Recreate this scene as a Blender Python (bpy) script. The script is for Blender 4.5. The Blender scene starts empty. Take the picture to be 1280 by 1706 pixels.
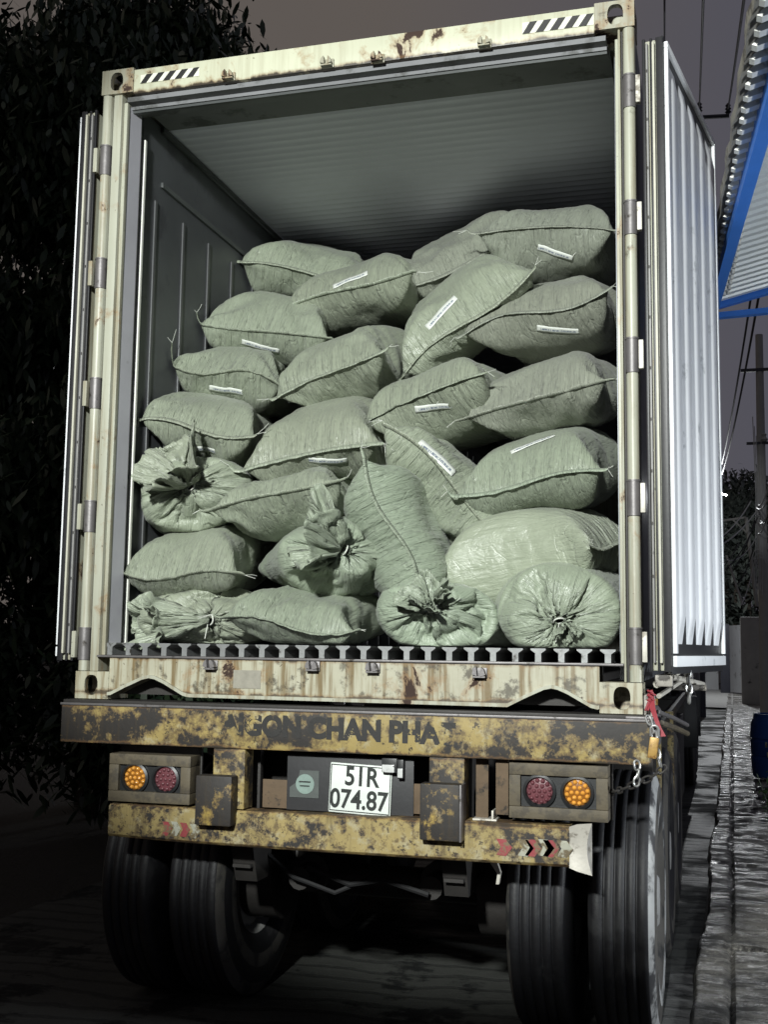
import bpy, bmesh, math, random
import numpy as np
from mathutils import Vector, Matrix

S = bpy.context.scene
COL = S.collection
Z0 = 1.38                      # height of the container's underside above the road
R = math.radians

# ------------------------------------------------------------------ camera
FPX = 1923.51                  # focal length in pixels of the 1280 x 1706 photograph
CAM = Vector((1.4943, -4.5532, Z0 + .2388))
_yaw, _pit, _rol = .2806, .1169, .0141
CF = Vector((-math.sin(_yaw)*math.cos(_pit), math.cos(_yaw)*math.cos(_pit), math.sin(_pit)))
_r0 = Vector((math.cos(_yaw), math.sin(_yaw), 0)); _u0 = _r0.cross(CF)
CR = math.cos(_rol)*_r0 + math.sin(_rol)*_u0
CU = math.cos(_rol)*_u0 - math.sin(_rol)*_r0
cam = bpy.data.cameras.new('camera'); camo = bpy.data.objects.new('camera', cam); COL.objects.link(camo)
camo.matrix_world = Matrix(((CR.x, CU.x, -CF.x, CAM.x), (CR.y, CU.y, -CF.y, CAM.y), (CR.z, CU.z, -CF.z, CAM.z), (0, 0, 0, 1)))
cam.sensor_fit = 'VERTICAL'; cam.sensor_height = 36; cam.lens = FPX/1706*36
cam.clip_start = .05; cam.clip_end = 600
S.camera = camo

def atY(px, py, Y):
    d = CF + CR*((px-640)/FPX) - CU*((py-853)/FPX)
    return CAM + d*((Y-CAM.y)/d.y)
def atX(px, py, X):
    d = CF + CR*((px-640)/FPX) - CU*((py-853)/FPX)
    return CAM + d*((X-CAM.x)/d.x)
def pix(P):
    """world points (n,3) -> photograph pixels"""
    d = np.asarray(P) - np.array(CAM)
    w = d @ np.array(CF)
    return np.stack([640+FPX*(d@np.array(CR))/w, 853-FPX*(d@np.array(CU))/w], -1)

# ------------------------------------------------------------------ night sky, lamps, exposure
wd = bpy.data.worlds.new('World'); S.world = wd; wd.use_nodes = True
wn = wd.node_tree; bg = wn.nodes['Background']
tc = wn.nodes.new('ShaderNodeTexCoord'); sx = wn.nodes.new('ShaderNodeSeparateXYZ'); wn.links.new(tc.outputs['Generated'], sx.inputs[0])
mr = wn.nodes.new('ShaderNodeMapRange'); mr.inputs['From Min'].default_value = -.25; mr.inputs['From Max'].default_value = .06
wn.links.new(sx.outputs['X'], mr.inputs['Value'])
mx = wn.nodes.new('ShaderNodeMix'); mx.data_type = 'RGBA'
mx.inputs['A'].default_value = (.112, .097, .088, 1)      # sodium glow over the town
mx.inputs['B'].default_value = (.082, .081, .102, 1)      # colder towards the lit yard
wn.links.new(mr.outputs[0], mx.inputs['Factor']); wn.links.new(mx.outputs['Result'], bg.inputs['Color'])
bg.inputs['Strength'].default_value = 1.0

def lamp(name, kind, loc, energy, color, target=None, **kw):
    l = bpy.data.lights.new(name, kind); l.energy = energy; l.color = color
    for k, v in kw.items(): setattr(l, k, v)
    o = bpy.data.objects.new(name, l); COL.objects.link(o); o.location = loc
    if target is not None:
        o.rotation_euler = (Vector(target)-Vector(loc)).to_track_quat('-Z', 'Y').to_euler()
    return o
# flood lamp on the yard behind the photographer
lamp('yard_flood_lamp', 'SPOT', (.45, -7.3, Z0+2.95), 4150, (.965, 1.0, .965), (.30, .2, Z0+1.40), spot_size=R(34), spot_blend=.26, use_square=True, shadow_soft_size=.20)
# lamp under the shed roof on the right, out of the frame
lamp('shed_lamp', 'POINT', (3.2, .16, Z0-.16), 150, (.90, .96, 1.0), shadow_soft_size=.12)

S.view_settings.view_transform = 'Standard'; S.view_settings.look = 'None'
S.view_settings.exposure = 0; S.view_settings.gamma = 1
S.render.engine = 'CYCLES'
S.cycles.max_bounces = 6; S.cycles.diffuse_bounces = 3; S.cycles.glossy_bounces = 3

# ------------------------------------------------------------------ materials
class NT:
    def __init__(s, name):
        s.m = bpy.data.materials.new(name); s.m.use_nodes = True
        s.t = s.m.node_tree; s.b = s.t.nodes['Principled BSDF']; s.c = s.t.nodes.new('ShaderNodeTexCoord')
    def n(s, t, **kw):
        x = s.t.nodes.new('ShaderNode'+t)
        for k, v in kw.items(): setattr(x, k, v)
        return x
    def put(s, sock, v):
        if hasattr(v, 'is_output') or isinstance(v, bpy.types.NodeSocket): s.t.links.new(v, sock)
        elif isinstance(v, (tuple, list)) and len(v) == 3 and sock.type == 'RGBA': sock.default_value = (*v, 1)
        else: sock.default_value = v
    def co(s, scale=(1, 1, 1), kind='Object', loc=(0, 0, 0), rot=(0, 0, 0)):
        m = s.n('Mapping'); s.put(m.inputs['Vector'], s.c.outputs[kind]); m.inputs['Scale'].default_value = scale
        m.inputs['Location'].default_value = loc; m.inputs['Rotation'].default_value = rot
        return m.outputs[0]
    def noise(s, vec, scale=5., detail=4., rough=.55, dist=0.):
        x = s.n('TexNoise'); s.put(x.inputs['Vector'], vec)
        x.inputs['Scale'].default_value = scale; x.inputs['Detail'].default_value = detail
        x.inputs['Roughness'].default_value = rough; x.inputs['Distortion'].default_value = dist
        return x.outputs[0]
    def voro(s, vec, scale=5., feat='F1', out='Distance'):
        x = s.n('TexVoronoi', feature=feat); s.put(x.inputs['Vector'], vec); x.inputs['Scale'].default_value = scale
        return x.outputs[out]
    def wave(s, vec, scale=5., dist=0., detail=2., dscale=1., dirn='X'):
        x = s.n('TexWave'); s.put(x.inputs['Vector'], vec); x.bands_direction = dirn
        x.inputs['Scale'].default_value = scale; x.inputs['Distortion'].default_value = dist
        x.inputs['Detail'].default_value = detail; x.inputs['Detail Scale'].default_value = dscale
        return x.outputs['Fac']
    def rng(s, v, a, b, lo=0., hi=1., smooth=True):
        x = s.n('MapRange'); x.interpolation_type = 'SMOOTHSTEP' if smooth else 'LINEAR'
        s.put(x.inputs['Value'], v); x.inputs['From Min'].default_value = a; x.inputs['From Max'].default_value = b
        x.inputs['To Min'].default_value = lo; x.inputs['To Max'].default_value = hi
        return x.outputs[0]
    def mth(s, op, a, b=0.):
        x = s.n('Math', operation=op); s.put(x.inputs[0], a); s.put(x.inputs[1], b)
        return x.outputs[0]
    def mix(s, f, a, b, mode='MIX'):
        x = s.n('Mix', data_type='RGBA', blend_type=mode); s.put(x.inputs['Factor'], f); s.put(x.inputs['A'], a); s.put(x.inputs['B'], b)
        return x.outputs['Result']
    def axis(s, vec, ax):
        x = s.n('SeparateXYZ'); s.put(x.inputs[0], vec); return x.outputs[ax]
    def bump(s, h, strength=.3, dist=.01, prev=None):
        x = s.n('Bump'); s.put(x.inputs['Height'], h); x.inputs['Strength'].default_value = strength; x.inputs['Distance'].default_value = dist
        if prev is not None: s.put(x.inputs['Normal'], prev)
        return x.outputs[0]
    def out(s, col=None, rough=None, metal=None, normal=None, **kw):
        if col is not None: s.put(s.b.inputs['Base Color'], col)
        if rough is not None: s.put(s.b.inputs['Roughness'], rough)
        if metal is not None: s.put(s.b.inputs['Metallic'], metal)
        if normal is not None: s.put(s.b.inputs['Normal'], normal)
        for k, v in kw.items(): s.put(s.b.inputs[k.replace('_', ' ')], v)
        return s.m

M = {}
def edge_grime(k, c, edges, col=(.040, .030, .020)):
    # dirt and rust that creep in from the edges of a part: (height of the edge, reach, amount)
    z = k.axis(k.co(), 'Z')
    for ez, reach, amt in edges:
        d = k.mth('ABSOLUTE', k.mth('SUBTRACT', z, ez))
        d = k.mth('SUBTRACT', d, k.mth('MULTIPLY', k.mth('SUBTRACT', k.noise(k.co((1, 1, .35)), 13, 7, .68), .42), reach*3.4))
        c = k.mix(k.mth('MULTIPLY', k.rng(d, 0., reach*.9, .55, 0.), amt), c, (.20, .105, .035))
        c = k.mix(k.mth('MULTIPLY', k.rng(d, -reach*.2, reach*.35, 1., 0.), amt), c, col)
    return c
def cream(name, base=(.435, .44, .355), rust=.625, streak=.5, grime=.62, edges=()):
    k = NT(name); o = k.co()
    tone = k.mix(k.noise(k.co(), 3, 4), base, tuple(c*.72 for c in base))
    st = k.rng(k.noise(k.co((30, 30, 1.6)), 1., 6, .62), .44, .64)
    st = k.mth('MULTIPLY', st, streak)
    c = k.mix(st, tone, (.17, .125, .06))
    gr = k.rng(k.noise(k.co(loc=(3, 1, 2)), 9, 8, .7), grime, grime+.10)
    c = k.mix(k.mth('MULTIPLY', gr, .8), c, (.045, .035, .022))
    halo = k.rng(k.noise(k.co((1, 1, .8)), 5.5, 9, .68, .3), rust-.07, rust+.02)
    c = k.mix(k.mth('MULTIPLY', halo, .5), c, (.26, .14, .05))
    rs = k.rng(k.noise(k.co((1, 1, .8)), 5.5, 9, .68, .3), rust, rust+.035)
    c = k.mix(rs, c, (.035, .018, .012))
    sc = k.rng(k.noise(k.co((1, 1, 1), loc=(7, 3, 5)), 40, 4, .6), .69, .72)
    c = k.mix(sc, c, (.06, .04, .025))
    c = edge_grime(k, c, edges)
    nb = k.bump(k.noise(o, 30, 4), .12, .006)
    nb = k.bump(rs, -.35, .004, nb)
    return k.out(c, k.rng(rs, 0, 1, .42, .85), 0., nb)
M['cream'] = cream('cream_paint')
M['cream_header'] = cream('cream_paint_header', (.56, .57, .43), .605, .20, .63, ((2.768, .020, 1.),))
M['cream_sill'] = cream('cream_paint_streaked', (.45, .435, .33), .61, 1.0, .525, ((.184, .016, .9), (.03, .016, .8)))
M['cream_rusty'] = cream('cream_paint_rusty', (.36, .35, .27), .535, .55, .55)

def yellow(name, letters=False, cover=.5, hue=(.40, .285, .07), sc=5.2, ends=0., edges=()):
    k = NT(name)
    mott = k.noise(k.co(), 7, 6, .6)
    yel = k.mix(mott, tuple(c*.6 for c in hue), tuple(c*1.15 for c in hue))
    yel = k.mix(k.mth('MULTIPLY', k.rng(k.noise(k.co(loc=(2, 2, 2)), 14, 6, .7), .50, .66), .7), yel, (.36, .33, .22))
    big = k.mth('ADD', k.mth('MULTIPLY', k.noise(k.co((1, 1, 1.15)), sc, 10, .72, .15), .62), k.mth('MULTIPLY', k.noise(k.co((1, 1, .8), loc=(5, 1, 7)), sc*3.6, 8, .7), .38))
    if ends: big = k.mth('ADD', big, k.mth('MULTIPLY', k.rng(k.mth('ABSOLUTE', k.axis(k.co(), 'X')), .35, 1.2), ends))
    brown = k.rng(big, cover-.06, cover+.015)
    c = k.mix(k.mth('MULTIPLY', brown, .82), yel, (.085, .055, .028))
    dark = k.rng(big, cover+.01, cover+.03)
    c = k.mix(dark, c, (.022, .019, .017))
    spots = k.rng(k.noise(k.co(loc=(9, 4, 1)), 32, 6, .7), .585, .615)
    c = k.mix(k.mth('MULTIPLY', spots, .9), c, (.03, .022, .015))
    runs = k.rng(k.noise(k.co((24, 24, 2.0)), 1., 4, .6), .52, .72)
    c = k.mix(k.mth('MULTIPLY', runs, .55), c, (.05, .035, .018))
    c = edge_grime(k, c, edges, (.022, .018, .014))
    if letters:
        wear = k.rng(k.noise(k.co(loc=(1, 0, 3)), 13, 8, .7), .555, .60)
        x = k.axis(k.co(), 'X')
        ends = k.mth('MAXIMUM', k.rng(x, -.46, -.30, .75, 0.), k.rng(x, .34, .42, 0., .8))
        keep = k.mth('SUBTRACT', k.mth('SUBTRACT', 1., k.mth('MULTIPLY', wear, .85)), k.mth('MULTIPLY', ends, k.rng(k.noise(k.co(), 22, 5), .40, .56)))
        c = k.mix(k.rng(keep, .2, .6), c, (.016, .015, .014))
    nb = k.bump(k.noise(k.co(), 26, 6, .65), .25, .006)
    nb = k.bump(dark, -.4, .004, nb)
    return k.out(c, .62, 0., nb)
M['yellow'] = yellow('worn_yellow_paint', cover=.524, hue=(.33, .25, .088), ends=.055, edges=((Z0-.186, .014, .9), (Z0-.02, .014, .9)))
M['yellow_letter'] = yellow('worn_lettering', True, cover=.524, hue=(.33, .25, .088), ends=.055, edges=((Z0-.186, .014, .9), (Z0-.02, .014, .9)))
M['yellow_dark'] = yellow('grimy_yellow_paint', cover=.425)
M['yellow_pale'] = yellow('pale_yellow_paint', cover=.526, hue=(.33, .255, .10), sc=8, edges=((Z0-.58, .014, .8), (Z0-.43, .012, .8)))

def plain(name, col, rough=.5, metal=0., var=.25, scale=8, bump=.1, dirt=None, dirtcol=(.03, .025, .02), **kw):
    k = NT(name)
    c = k.mix(k.noise(k.co(), scale, 5), tuple(min(1, v*(1+var)) for v in col), tuple(v*(1-var) for v in col))
    if dirt: c = k.mix(k.rng(k.noise(k.co(loc=(4, 2, 1)), scale*1.3, 7, .65), dirt, dirt+.12), c, dirtcol)
    return k.out(c, rough, metal, k.bump(k.noise(k.co(), scale*5, 4), bump, .004), **kw)
M['steel_dark'] = plain('dirty_dark_steel', (.035, .032, .030), .6, .3, .4, 10, .3)
M['steel_grey'] = plain('worn_grey_steel', (.17, .16, .16), .5, .5, .35, 12, .2, .58)
M['steel_bright'] = plain('bright_scuffed_steel', (.50, .475, .42), .5, .2, .3, 12, .2, .53, (.16, .14, .11))
M['lock_dull'] = plain('dull_scraped_steel', (.30, .28, .25), .55, .2, .4, 14, .2, .50)
M['rust_plate'] = plain('rusty_plate', (.11, .075, .045), .8, 0, .4, 14, .3, .55)
M['buffer'] = plain('black_buffer_rubber', (.020, .020, .020), .6, 0, .3, 16, .3)
M['lamp_frame'] = plain('dirty_lamp_frame', (.095, .078, .050), .65, 0, .4, 11, .3, .47, (.06, .05, .035))
M['black_plastic'] = plain('black_plastic', (.016, .017, .018), .42, 0, .2, 20, .1)
M['board'] = plain('dark_board', (.030, .030, .032), .55, 0, .25, 12, .15)
M['rubber'] = plain('weathered_rubber', (.030, .030, .031), .55, 0, .3, 18, .2)
M['rubber_seal'] = plain('black_door_seal', (.013, .013, .015), .45, 0, .3, 18, .1)
M['seal_lip'] = plain('pale_seal_lip', (.47, .46, .38), .5, 0, .25, 9, .1, .66)
M['seal_lip_grey'] = plain('grey_seal_lip', (.24, .235, .23), .5, 0, .25, 9, .1, .62)
M['jamb_grey'] = plain('grey_jamb_liner', (.46, .455, .50), .36, .3, .18, 5, .1, .63, (.1, .09, .09))
M['jamb_dark'] = plain('dark_jamb_gasket', (.055, .06, .06), .45, 0, .3, 8, .1)
M['trim_white'] = plain('white_edge_trim', (.80, .80, .74), .35, 0, .06, 8, .05)
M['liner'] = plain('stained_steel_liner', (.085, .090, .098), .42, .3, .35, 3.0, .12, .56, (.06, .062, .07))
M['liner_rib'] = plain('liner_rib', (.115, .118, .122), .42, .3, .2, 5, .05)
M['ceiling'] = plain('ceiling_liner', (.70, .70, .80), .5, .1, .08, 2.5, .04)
M['header_under'] = plain('grimy_header_underside', (.155, .158, .165), .6, 0, .35, 4, .15, .54, (.07, .072, .07))
M['floor_al'] = plain('aluminium_floor', (.22, .225, .225), .5, .4, .35, 10, .2, .56)
M['black'] = plain('soot_black', (.010, .010, .011), .8)
M['white_panel'] = plain('white_door_liner', (.72, .735, .755), .36, 0, .10, 5, .08, .60, (.35, .37, .38))
M['blue_paint'] = plain('blue_paint', (.055, .22, .74), .4, 0, .15, 6, .08, .66, (.05, .06, .1))
M['concrete'] = plain('grey_concrete', (.30, .30, .29), .8, 0, .25, 3, .25, .60, (.07, .07, .07))
M['white_wall'] = plain('stained_white_wall', (.46, .47, .48), .7, 0, .15, 2, .1, .58, (.2, .2, .2))
M['gate'] = plain('pale_metal_gate', (.50, .52, .55), .45, .2, .12, 2, .1, .56, (.22, .22, .23))
M['gate_dark'] = plain('dark_gate_post', (.035, .037, .05), .6)
M['pole'] = plain('pale_concrete_pole', (.34, .34, .33), .8, 0, .2, 6, .2)
M['cable'] = plain('black_cable', (.012, .012, .016), .6)
M['cable_lit'] = plain('grey_cable', (.42, .43, .44), .5)  # pale tone paints the lamplight on the cables into their colour
M['drum'] = plain('blue_plastic_drum', (.02, .06, .23), .38, 0, .25, 5, .1, .66, (.10, .12, .16))
M['bark'] = plain('bark', (.055, .045, .035), .9, 0, .35, 14, .5)
M['sign_red'] = plain('red_sign_paint', (.42, .05, .03), .45, 0, .15, 10, .05)
M['sign_yellow'] = plain('yellow_sign_paint', (.75, .45, .08), .45, 0, .1, 10, .05)
M['red_strap'] = plain('red_webbing', (.24, .025, .035), .6, 0, .25, 40, .3)
M['padlock'] = plain('weathered_yellow_lock', (.36, .22, .06), .45, .2, .4, 30, .15, .50, (.2, .1, .03))
M['shack'] = plain('steel_shackle', (.42, .42, .41), .35, .7, .2, 20, .1)
M['sticker'] = plain('faded_sticker', (.20, .27, .24), .5, 0, .3, 60, .05)
M['sticker_plate'] = plain('sticker_backing', (.075, .085, .08), .5, 0, .3, 30, .1)
M['sheet_under'] = plain('shed_sheet', (.76, .80, .80), .42, .2, .06, 2, .04)
M['fascia'] = plain('stained_fascia', (.25, .235, .20), .8, 0, .35, 6, .3, .55, (.08, .07, .06))
M['lens_red'] = plain('dull_red_lens', (.125, .040, .048), .35, 0, .3, 40, .2)
M['lens_amber'] = plain('amber_lens', (.66, .30, .05), .16, 0, .45, 55, .15)
M['lens_amber_deep'] = plain('amber_lens_deep', (.22, .085, .012), .25, 0, .35, 55, .15)  # darker base under brighter domes paints the lens highlights into its colour
M['lens_clear'] = plain('clear_lamp_lens', (.55, .56, .55), .2, 0, .3, 30, .1, .55)
M['plate_white'] = plain('scratched_plate_white', (.66, .70, .66), .45, 0, .10, 25, .1, .62, (.33, .33, .28))
M['ink'] = plain('black_plate_ink', (.018, .022, .02), .5)
M['hazard_white'] = plain('hazard_white', (.66, .66, .55), .5, 0, .12, 12, .05, .70)
M['hazard_black'] = plain('hazard_black', (.012, .012, .012), .5)
M['chev_red'] = plain('worn_red_reflector', (.26, .045, .05), .5, 0, .3, 24, .2, .47, (.16, .125, .07))
M['chev_white'] = plain('worn_white_reflector', (.36, .36, .29), .5, 0, .25, 24, .2, .47, (.13, .10, .055))
M['scuff'] = plain('scraped_plate', (.26, .245, .20), .6, 0, .3, 30, .2)
M['tie'] = plain('white_string', (.62, .64, .58), .7)

def sack_material(name, tint):
    k = NT(name)
    uv = lambda s, l=(0, 0, 0): k.co(s, 'UV', l)
    big = k.noise(uv((1, 1, 1)), 5, 4, .6)
    c = k.mix(big, tuple(v*.84 for v in tint), tuple(v*1.12 for v in tint))
    fib = k.noise(uv((240, 8, 1)), 1., 3, .6)
    c = k.mix(k.rng(fib, .36, .66, 0, .20), c, tuple(min(1, v*1.6) for v in tint))
    st = k.rng(k.noise(uv((1, 1, 1), (3, 7, 0)), 9, 7, .68), .58, .74)
    c = k.mix(k.mth('MULTIPLY', st, .35), c, (.16, .17, .12))
    # crease texture: pulls running off the seam, then a fine woven tape
    v_ = k.axis(uv((1, 1, 1)), 'Y')
    near = k.rng(v_, .02, .34, 1., .34)
    pull = k.mth('MULTIPLY', k.noise(uv((30, 2.6, 1)), 1., 6, .62, .35), near)
    fine = k.mth('MULTIPLY', k.noise(uv((120, 7, 1), (1, 2, 0)), 1., 4, .6, .2), near)
    soft = k.noise(uv((9, 6, 1), (5, 2, 0)), 1., 3, .5, .8)
    rid = k.rng(k.mth('ABSOLUTE', k.mth('SUBTRACT', k.noise(uv((10, 4, 1), (2, 9, 0)), 1., 3, .5, 1.2), .5)), 0., .055)
    rid2 = k.rng(k.mth('ABSOLUTE', k.mth('SUBTRACT', k.noise(uv((22, 9, 1), (8, 1, 0)), 1., 3, .5, 1.0), .5)), 0., .05)
    nb = k.bump(soft, .32, .020)
    nb = k.bump(pull, 1., .034, nb)
    nb = k.bump(fine, .6, .010, nb)
    nb = k.bump(k.mth('MULTIPLY', rid, near), .40, .006, nb); nb = k.bump(k.mth('MULTIPLY', rid2, near), .30, .004, nb)
    oi = k.n('ObjectInfo').outputs['Random']; c = k.mix(k.rng(oi, 0, 1, .0, .26), c, (.22, .215, .165))
    wv = k.mth('ADD', k.wave(uv((1, 1, 1)), 95, .6, 1, 3, 'X'), k.wave(uv((1, 1, 1)), 95, .6, 1, 3, 'Y'))
    nb = k.bump(wv, .06, .0012, nb)
    return k.out(c, k.rng(big, .3, .7, .27, .42), 0., nb, Sheen_Weight=.12, Specular_IOR_Level=.7)
M['sack'] = [sack_material('woven_green_fabric', (.300, .340, .256)), sack_material('woven_green_fabric_grey', (.272, .296, .240)), sack_material('woven_green_fabric_fresh', (.290, .346, .258))]  # the grey copy paints shade on the upper right sacks into the cloth
def paper():
    k = NT('printed_paper_label')
    x = k.axis(k.co(kind='UV'), 'X'); y = k.axis(k.co(kind='UV'), 'Y')
    line = k.mth('MULTIPLY', k.rng(k.mth('ABSOLUTE', k.mth('SUBTRACT', y, .45)), .13, .17, 1, 0), k.rng(k.mth('ABSOLUTE', k.mth('SUBTRACT', x, .5)), .40, .42, 1, 0))
    words = k.rng(k.noise(k.co((62, 3, 1), 'UV'), 1., 2), .44, .50)
    c = k.mix(k.noise(k.co(kind='UV'), 6), (.72, .74, .70), (.60, .63, .58))
    c = k.mix(k.mth('MULTIPLY', k.mth('MULTIPLY', line, words), .85), c, (.10, .13, .20))
    return k.out(c, .55)
M['paper'] = paper()

def ground_mats():
    # wet ribbed road
    k = NT('wet_road'); o = k.co()
    w = k.wave(k.co((1, 1, 1), rot=(0, 0, R(-3))), 1.75, 6.5, 5, .8, 'Y')
    w = k.rng(w, .03, .30)
    n = k.noise(o, 75, 7, .72); b = k.noise(o, 1.6, 6, .65)
    grit = k.rng(k.voro(k.co((1, 1, 1)), 150), .05, .35)
    c = k.mix(b, (.036, .038, .036), (.095, .098, .090)); c = k.mix(k.rng(w, 0, 1, .55, 1.), (.012, .013, .014), c)
    c = k.mix(k.rng(n, .50, .72), c, (.070, .070, .065)); c = k.mix(k.mth('MULTIPLY', k.rng(grit, .7, 1, 1, 0), .35), c, (.14, .14, .13))
    c = k.mix(k.rng(k.noise(k.co(loc=(2, 6, 0)), 2.2, 8, .7), .52, .60), c, (.020, .021, .021))
    wet = k.rng(k.noise(o, 1.1, 6, .62, .5), .43, .57, .50, .85)
    nb = k.bump(w, .25, .010); nb = k.bump(n, .35, .006, nb); nb = k.bump(k.noise(o, 7, 4), .30, .02, nb)
    M['road'] = k.out(c, wet, 0., nb, Specular_IOR_Level=.10)
    # wet broken concrete pavement
    k = NT('wet_pavement'); o = k.co()
    n1 = k.noise(k.co((.8, 3.2, 1)), 4.4, 9, .70, .35); n2 = k.noise(o, 55, 6, .72)
    c = k.mix(k.rng(n1, .36, .62), (.030, .028, .025), (.175, .165, .145)); c = k.mix(k.rng(n2, .48, .66), c, (.26, .245, .215))
    c = k.mix(k.rng(k.noise(k.co(loc=(3, 3, 0)), 2.6, 8, .68), .48, .60), c, (.028, .027, .024))
    wet = k.rng(k.noise(k.co((1, 2.2, 1)), 3.6, 7, .68), .44, .56, .20, .75)
    nb = k.bump(n1, .8, .035); nb = k.bump(n2, .5, .010, nb)
    M['pavement'] = k.out(c, wet, 0., nb, Specular_IOR_Level=.55)
    k = NT('wet_kerb'); o = k.co()
    n1 = k.noise(k.co((2, 1.2, 2)), 5, 9, .7, .3)
    c = k.mix(n1, (.05, .048, .043), (.30, .285, .25)); c = k.mix(k.rng(k.noise(o, 40, 5, .7), .5, .66), c, (.34, .33, .29))
    M['kerb'] = k.out(c, k.rng(n1, .4, .6, .25, .7), 0., k.bump(n1, .9, .03))
    k = NT('dark_earth'); o = k.co()
    M['earth'] = k.out(k.mix(k.noise(o, 6, 8, .7), (.012, .012, .010), (.035, .032, .026)), .8, 0., k.bump(k.noise(o, 22, 7, .7), .8, .04))
ground_mats()

def leaf_mat(name, a, b):
    k = NT(name)
    g = k.n('NewGeometry'); r = g.outputs['Random Per Island']
    return k.out(k.mix(r, a, b), .38, 0., None, Specular_IOR_Level=.5)
M['leaf'] = leaf_mat('dark_leaves', (.024, .046, .026), (.075, .110, .060))
M['leaf_hedge'] = leaf_mat('hedge_leaves', (.014, .028, .016), (.040, .062, .032))
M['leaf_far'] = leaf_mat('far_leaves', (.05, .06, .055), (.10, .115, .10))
M['weed'] = leaf_mat('weed_leaves', (.03, .075, .02), (.07, .13, .04))

def tyre_mat():
    k = NT('tyre_rubber'); o = k.co()
    c = k.mix(k.noise(o, 9, 6, .65), (.007, .007, .009), (.018, .018, .020))
    sc = k.rng(k.noise(k.co((2, 2, 2)), 2.2, 8, .7), .52, .66)
    c = k.mix(k.mth('MULTIPLY', sc, .16), c, (.10, .10, .10))
    return k.out(c, k.rng(sc, 0, 1, .58, .75), 0., k.bump(k.noise(o, 50, 5, .7), .4, .005))
M['tyre'] = tyre_mat()
M['rim'] = plain('chalky_grey_rim', (.36, .36, .35), .55, .2, .25, 7, .2, .56, (.10, .09, .08))
M['muddy_side'] = plain('muddy_sidewall', (.085, .080, .072), .6, 0, .5, 5, .3, .50, (.03, .03, .03))
M['scuffed_side'] = plain('chalky_scuffed_sidewall', (.36, .365, .36), .6, 0, .5, 4, .3, .47, (.04, .04, .042))

def emis(name, col, st):
    k = NT(name); return k.out((.8, .8, .8), .4, Emission_Color=col, Emission_Strength=st)
M['bulb'] = emis('lit_street_lamp', (1., .98, .95), 60)

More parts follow.
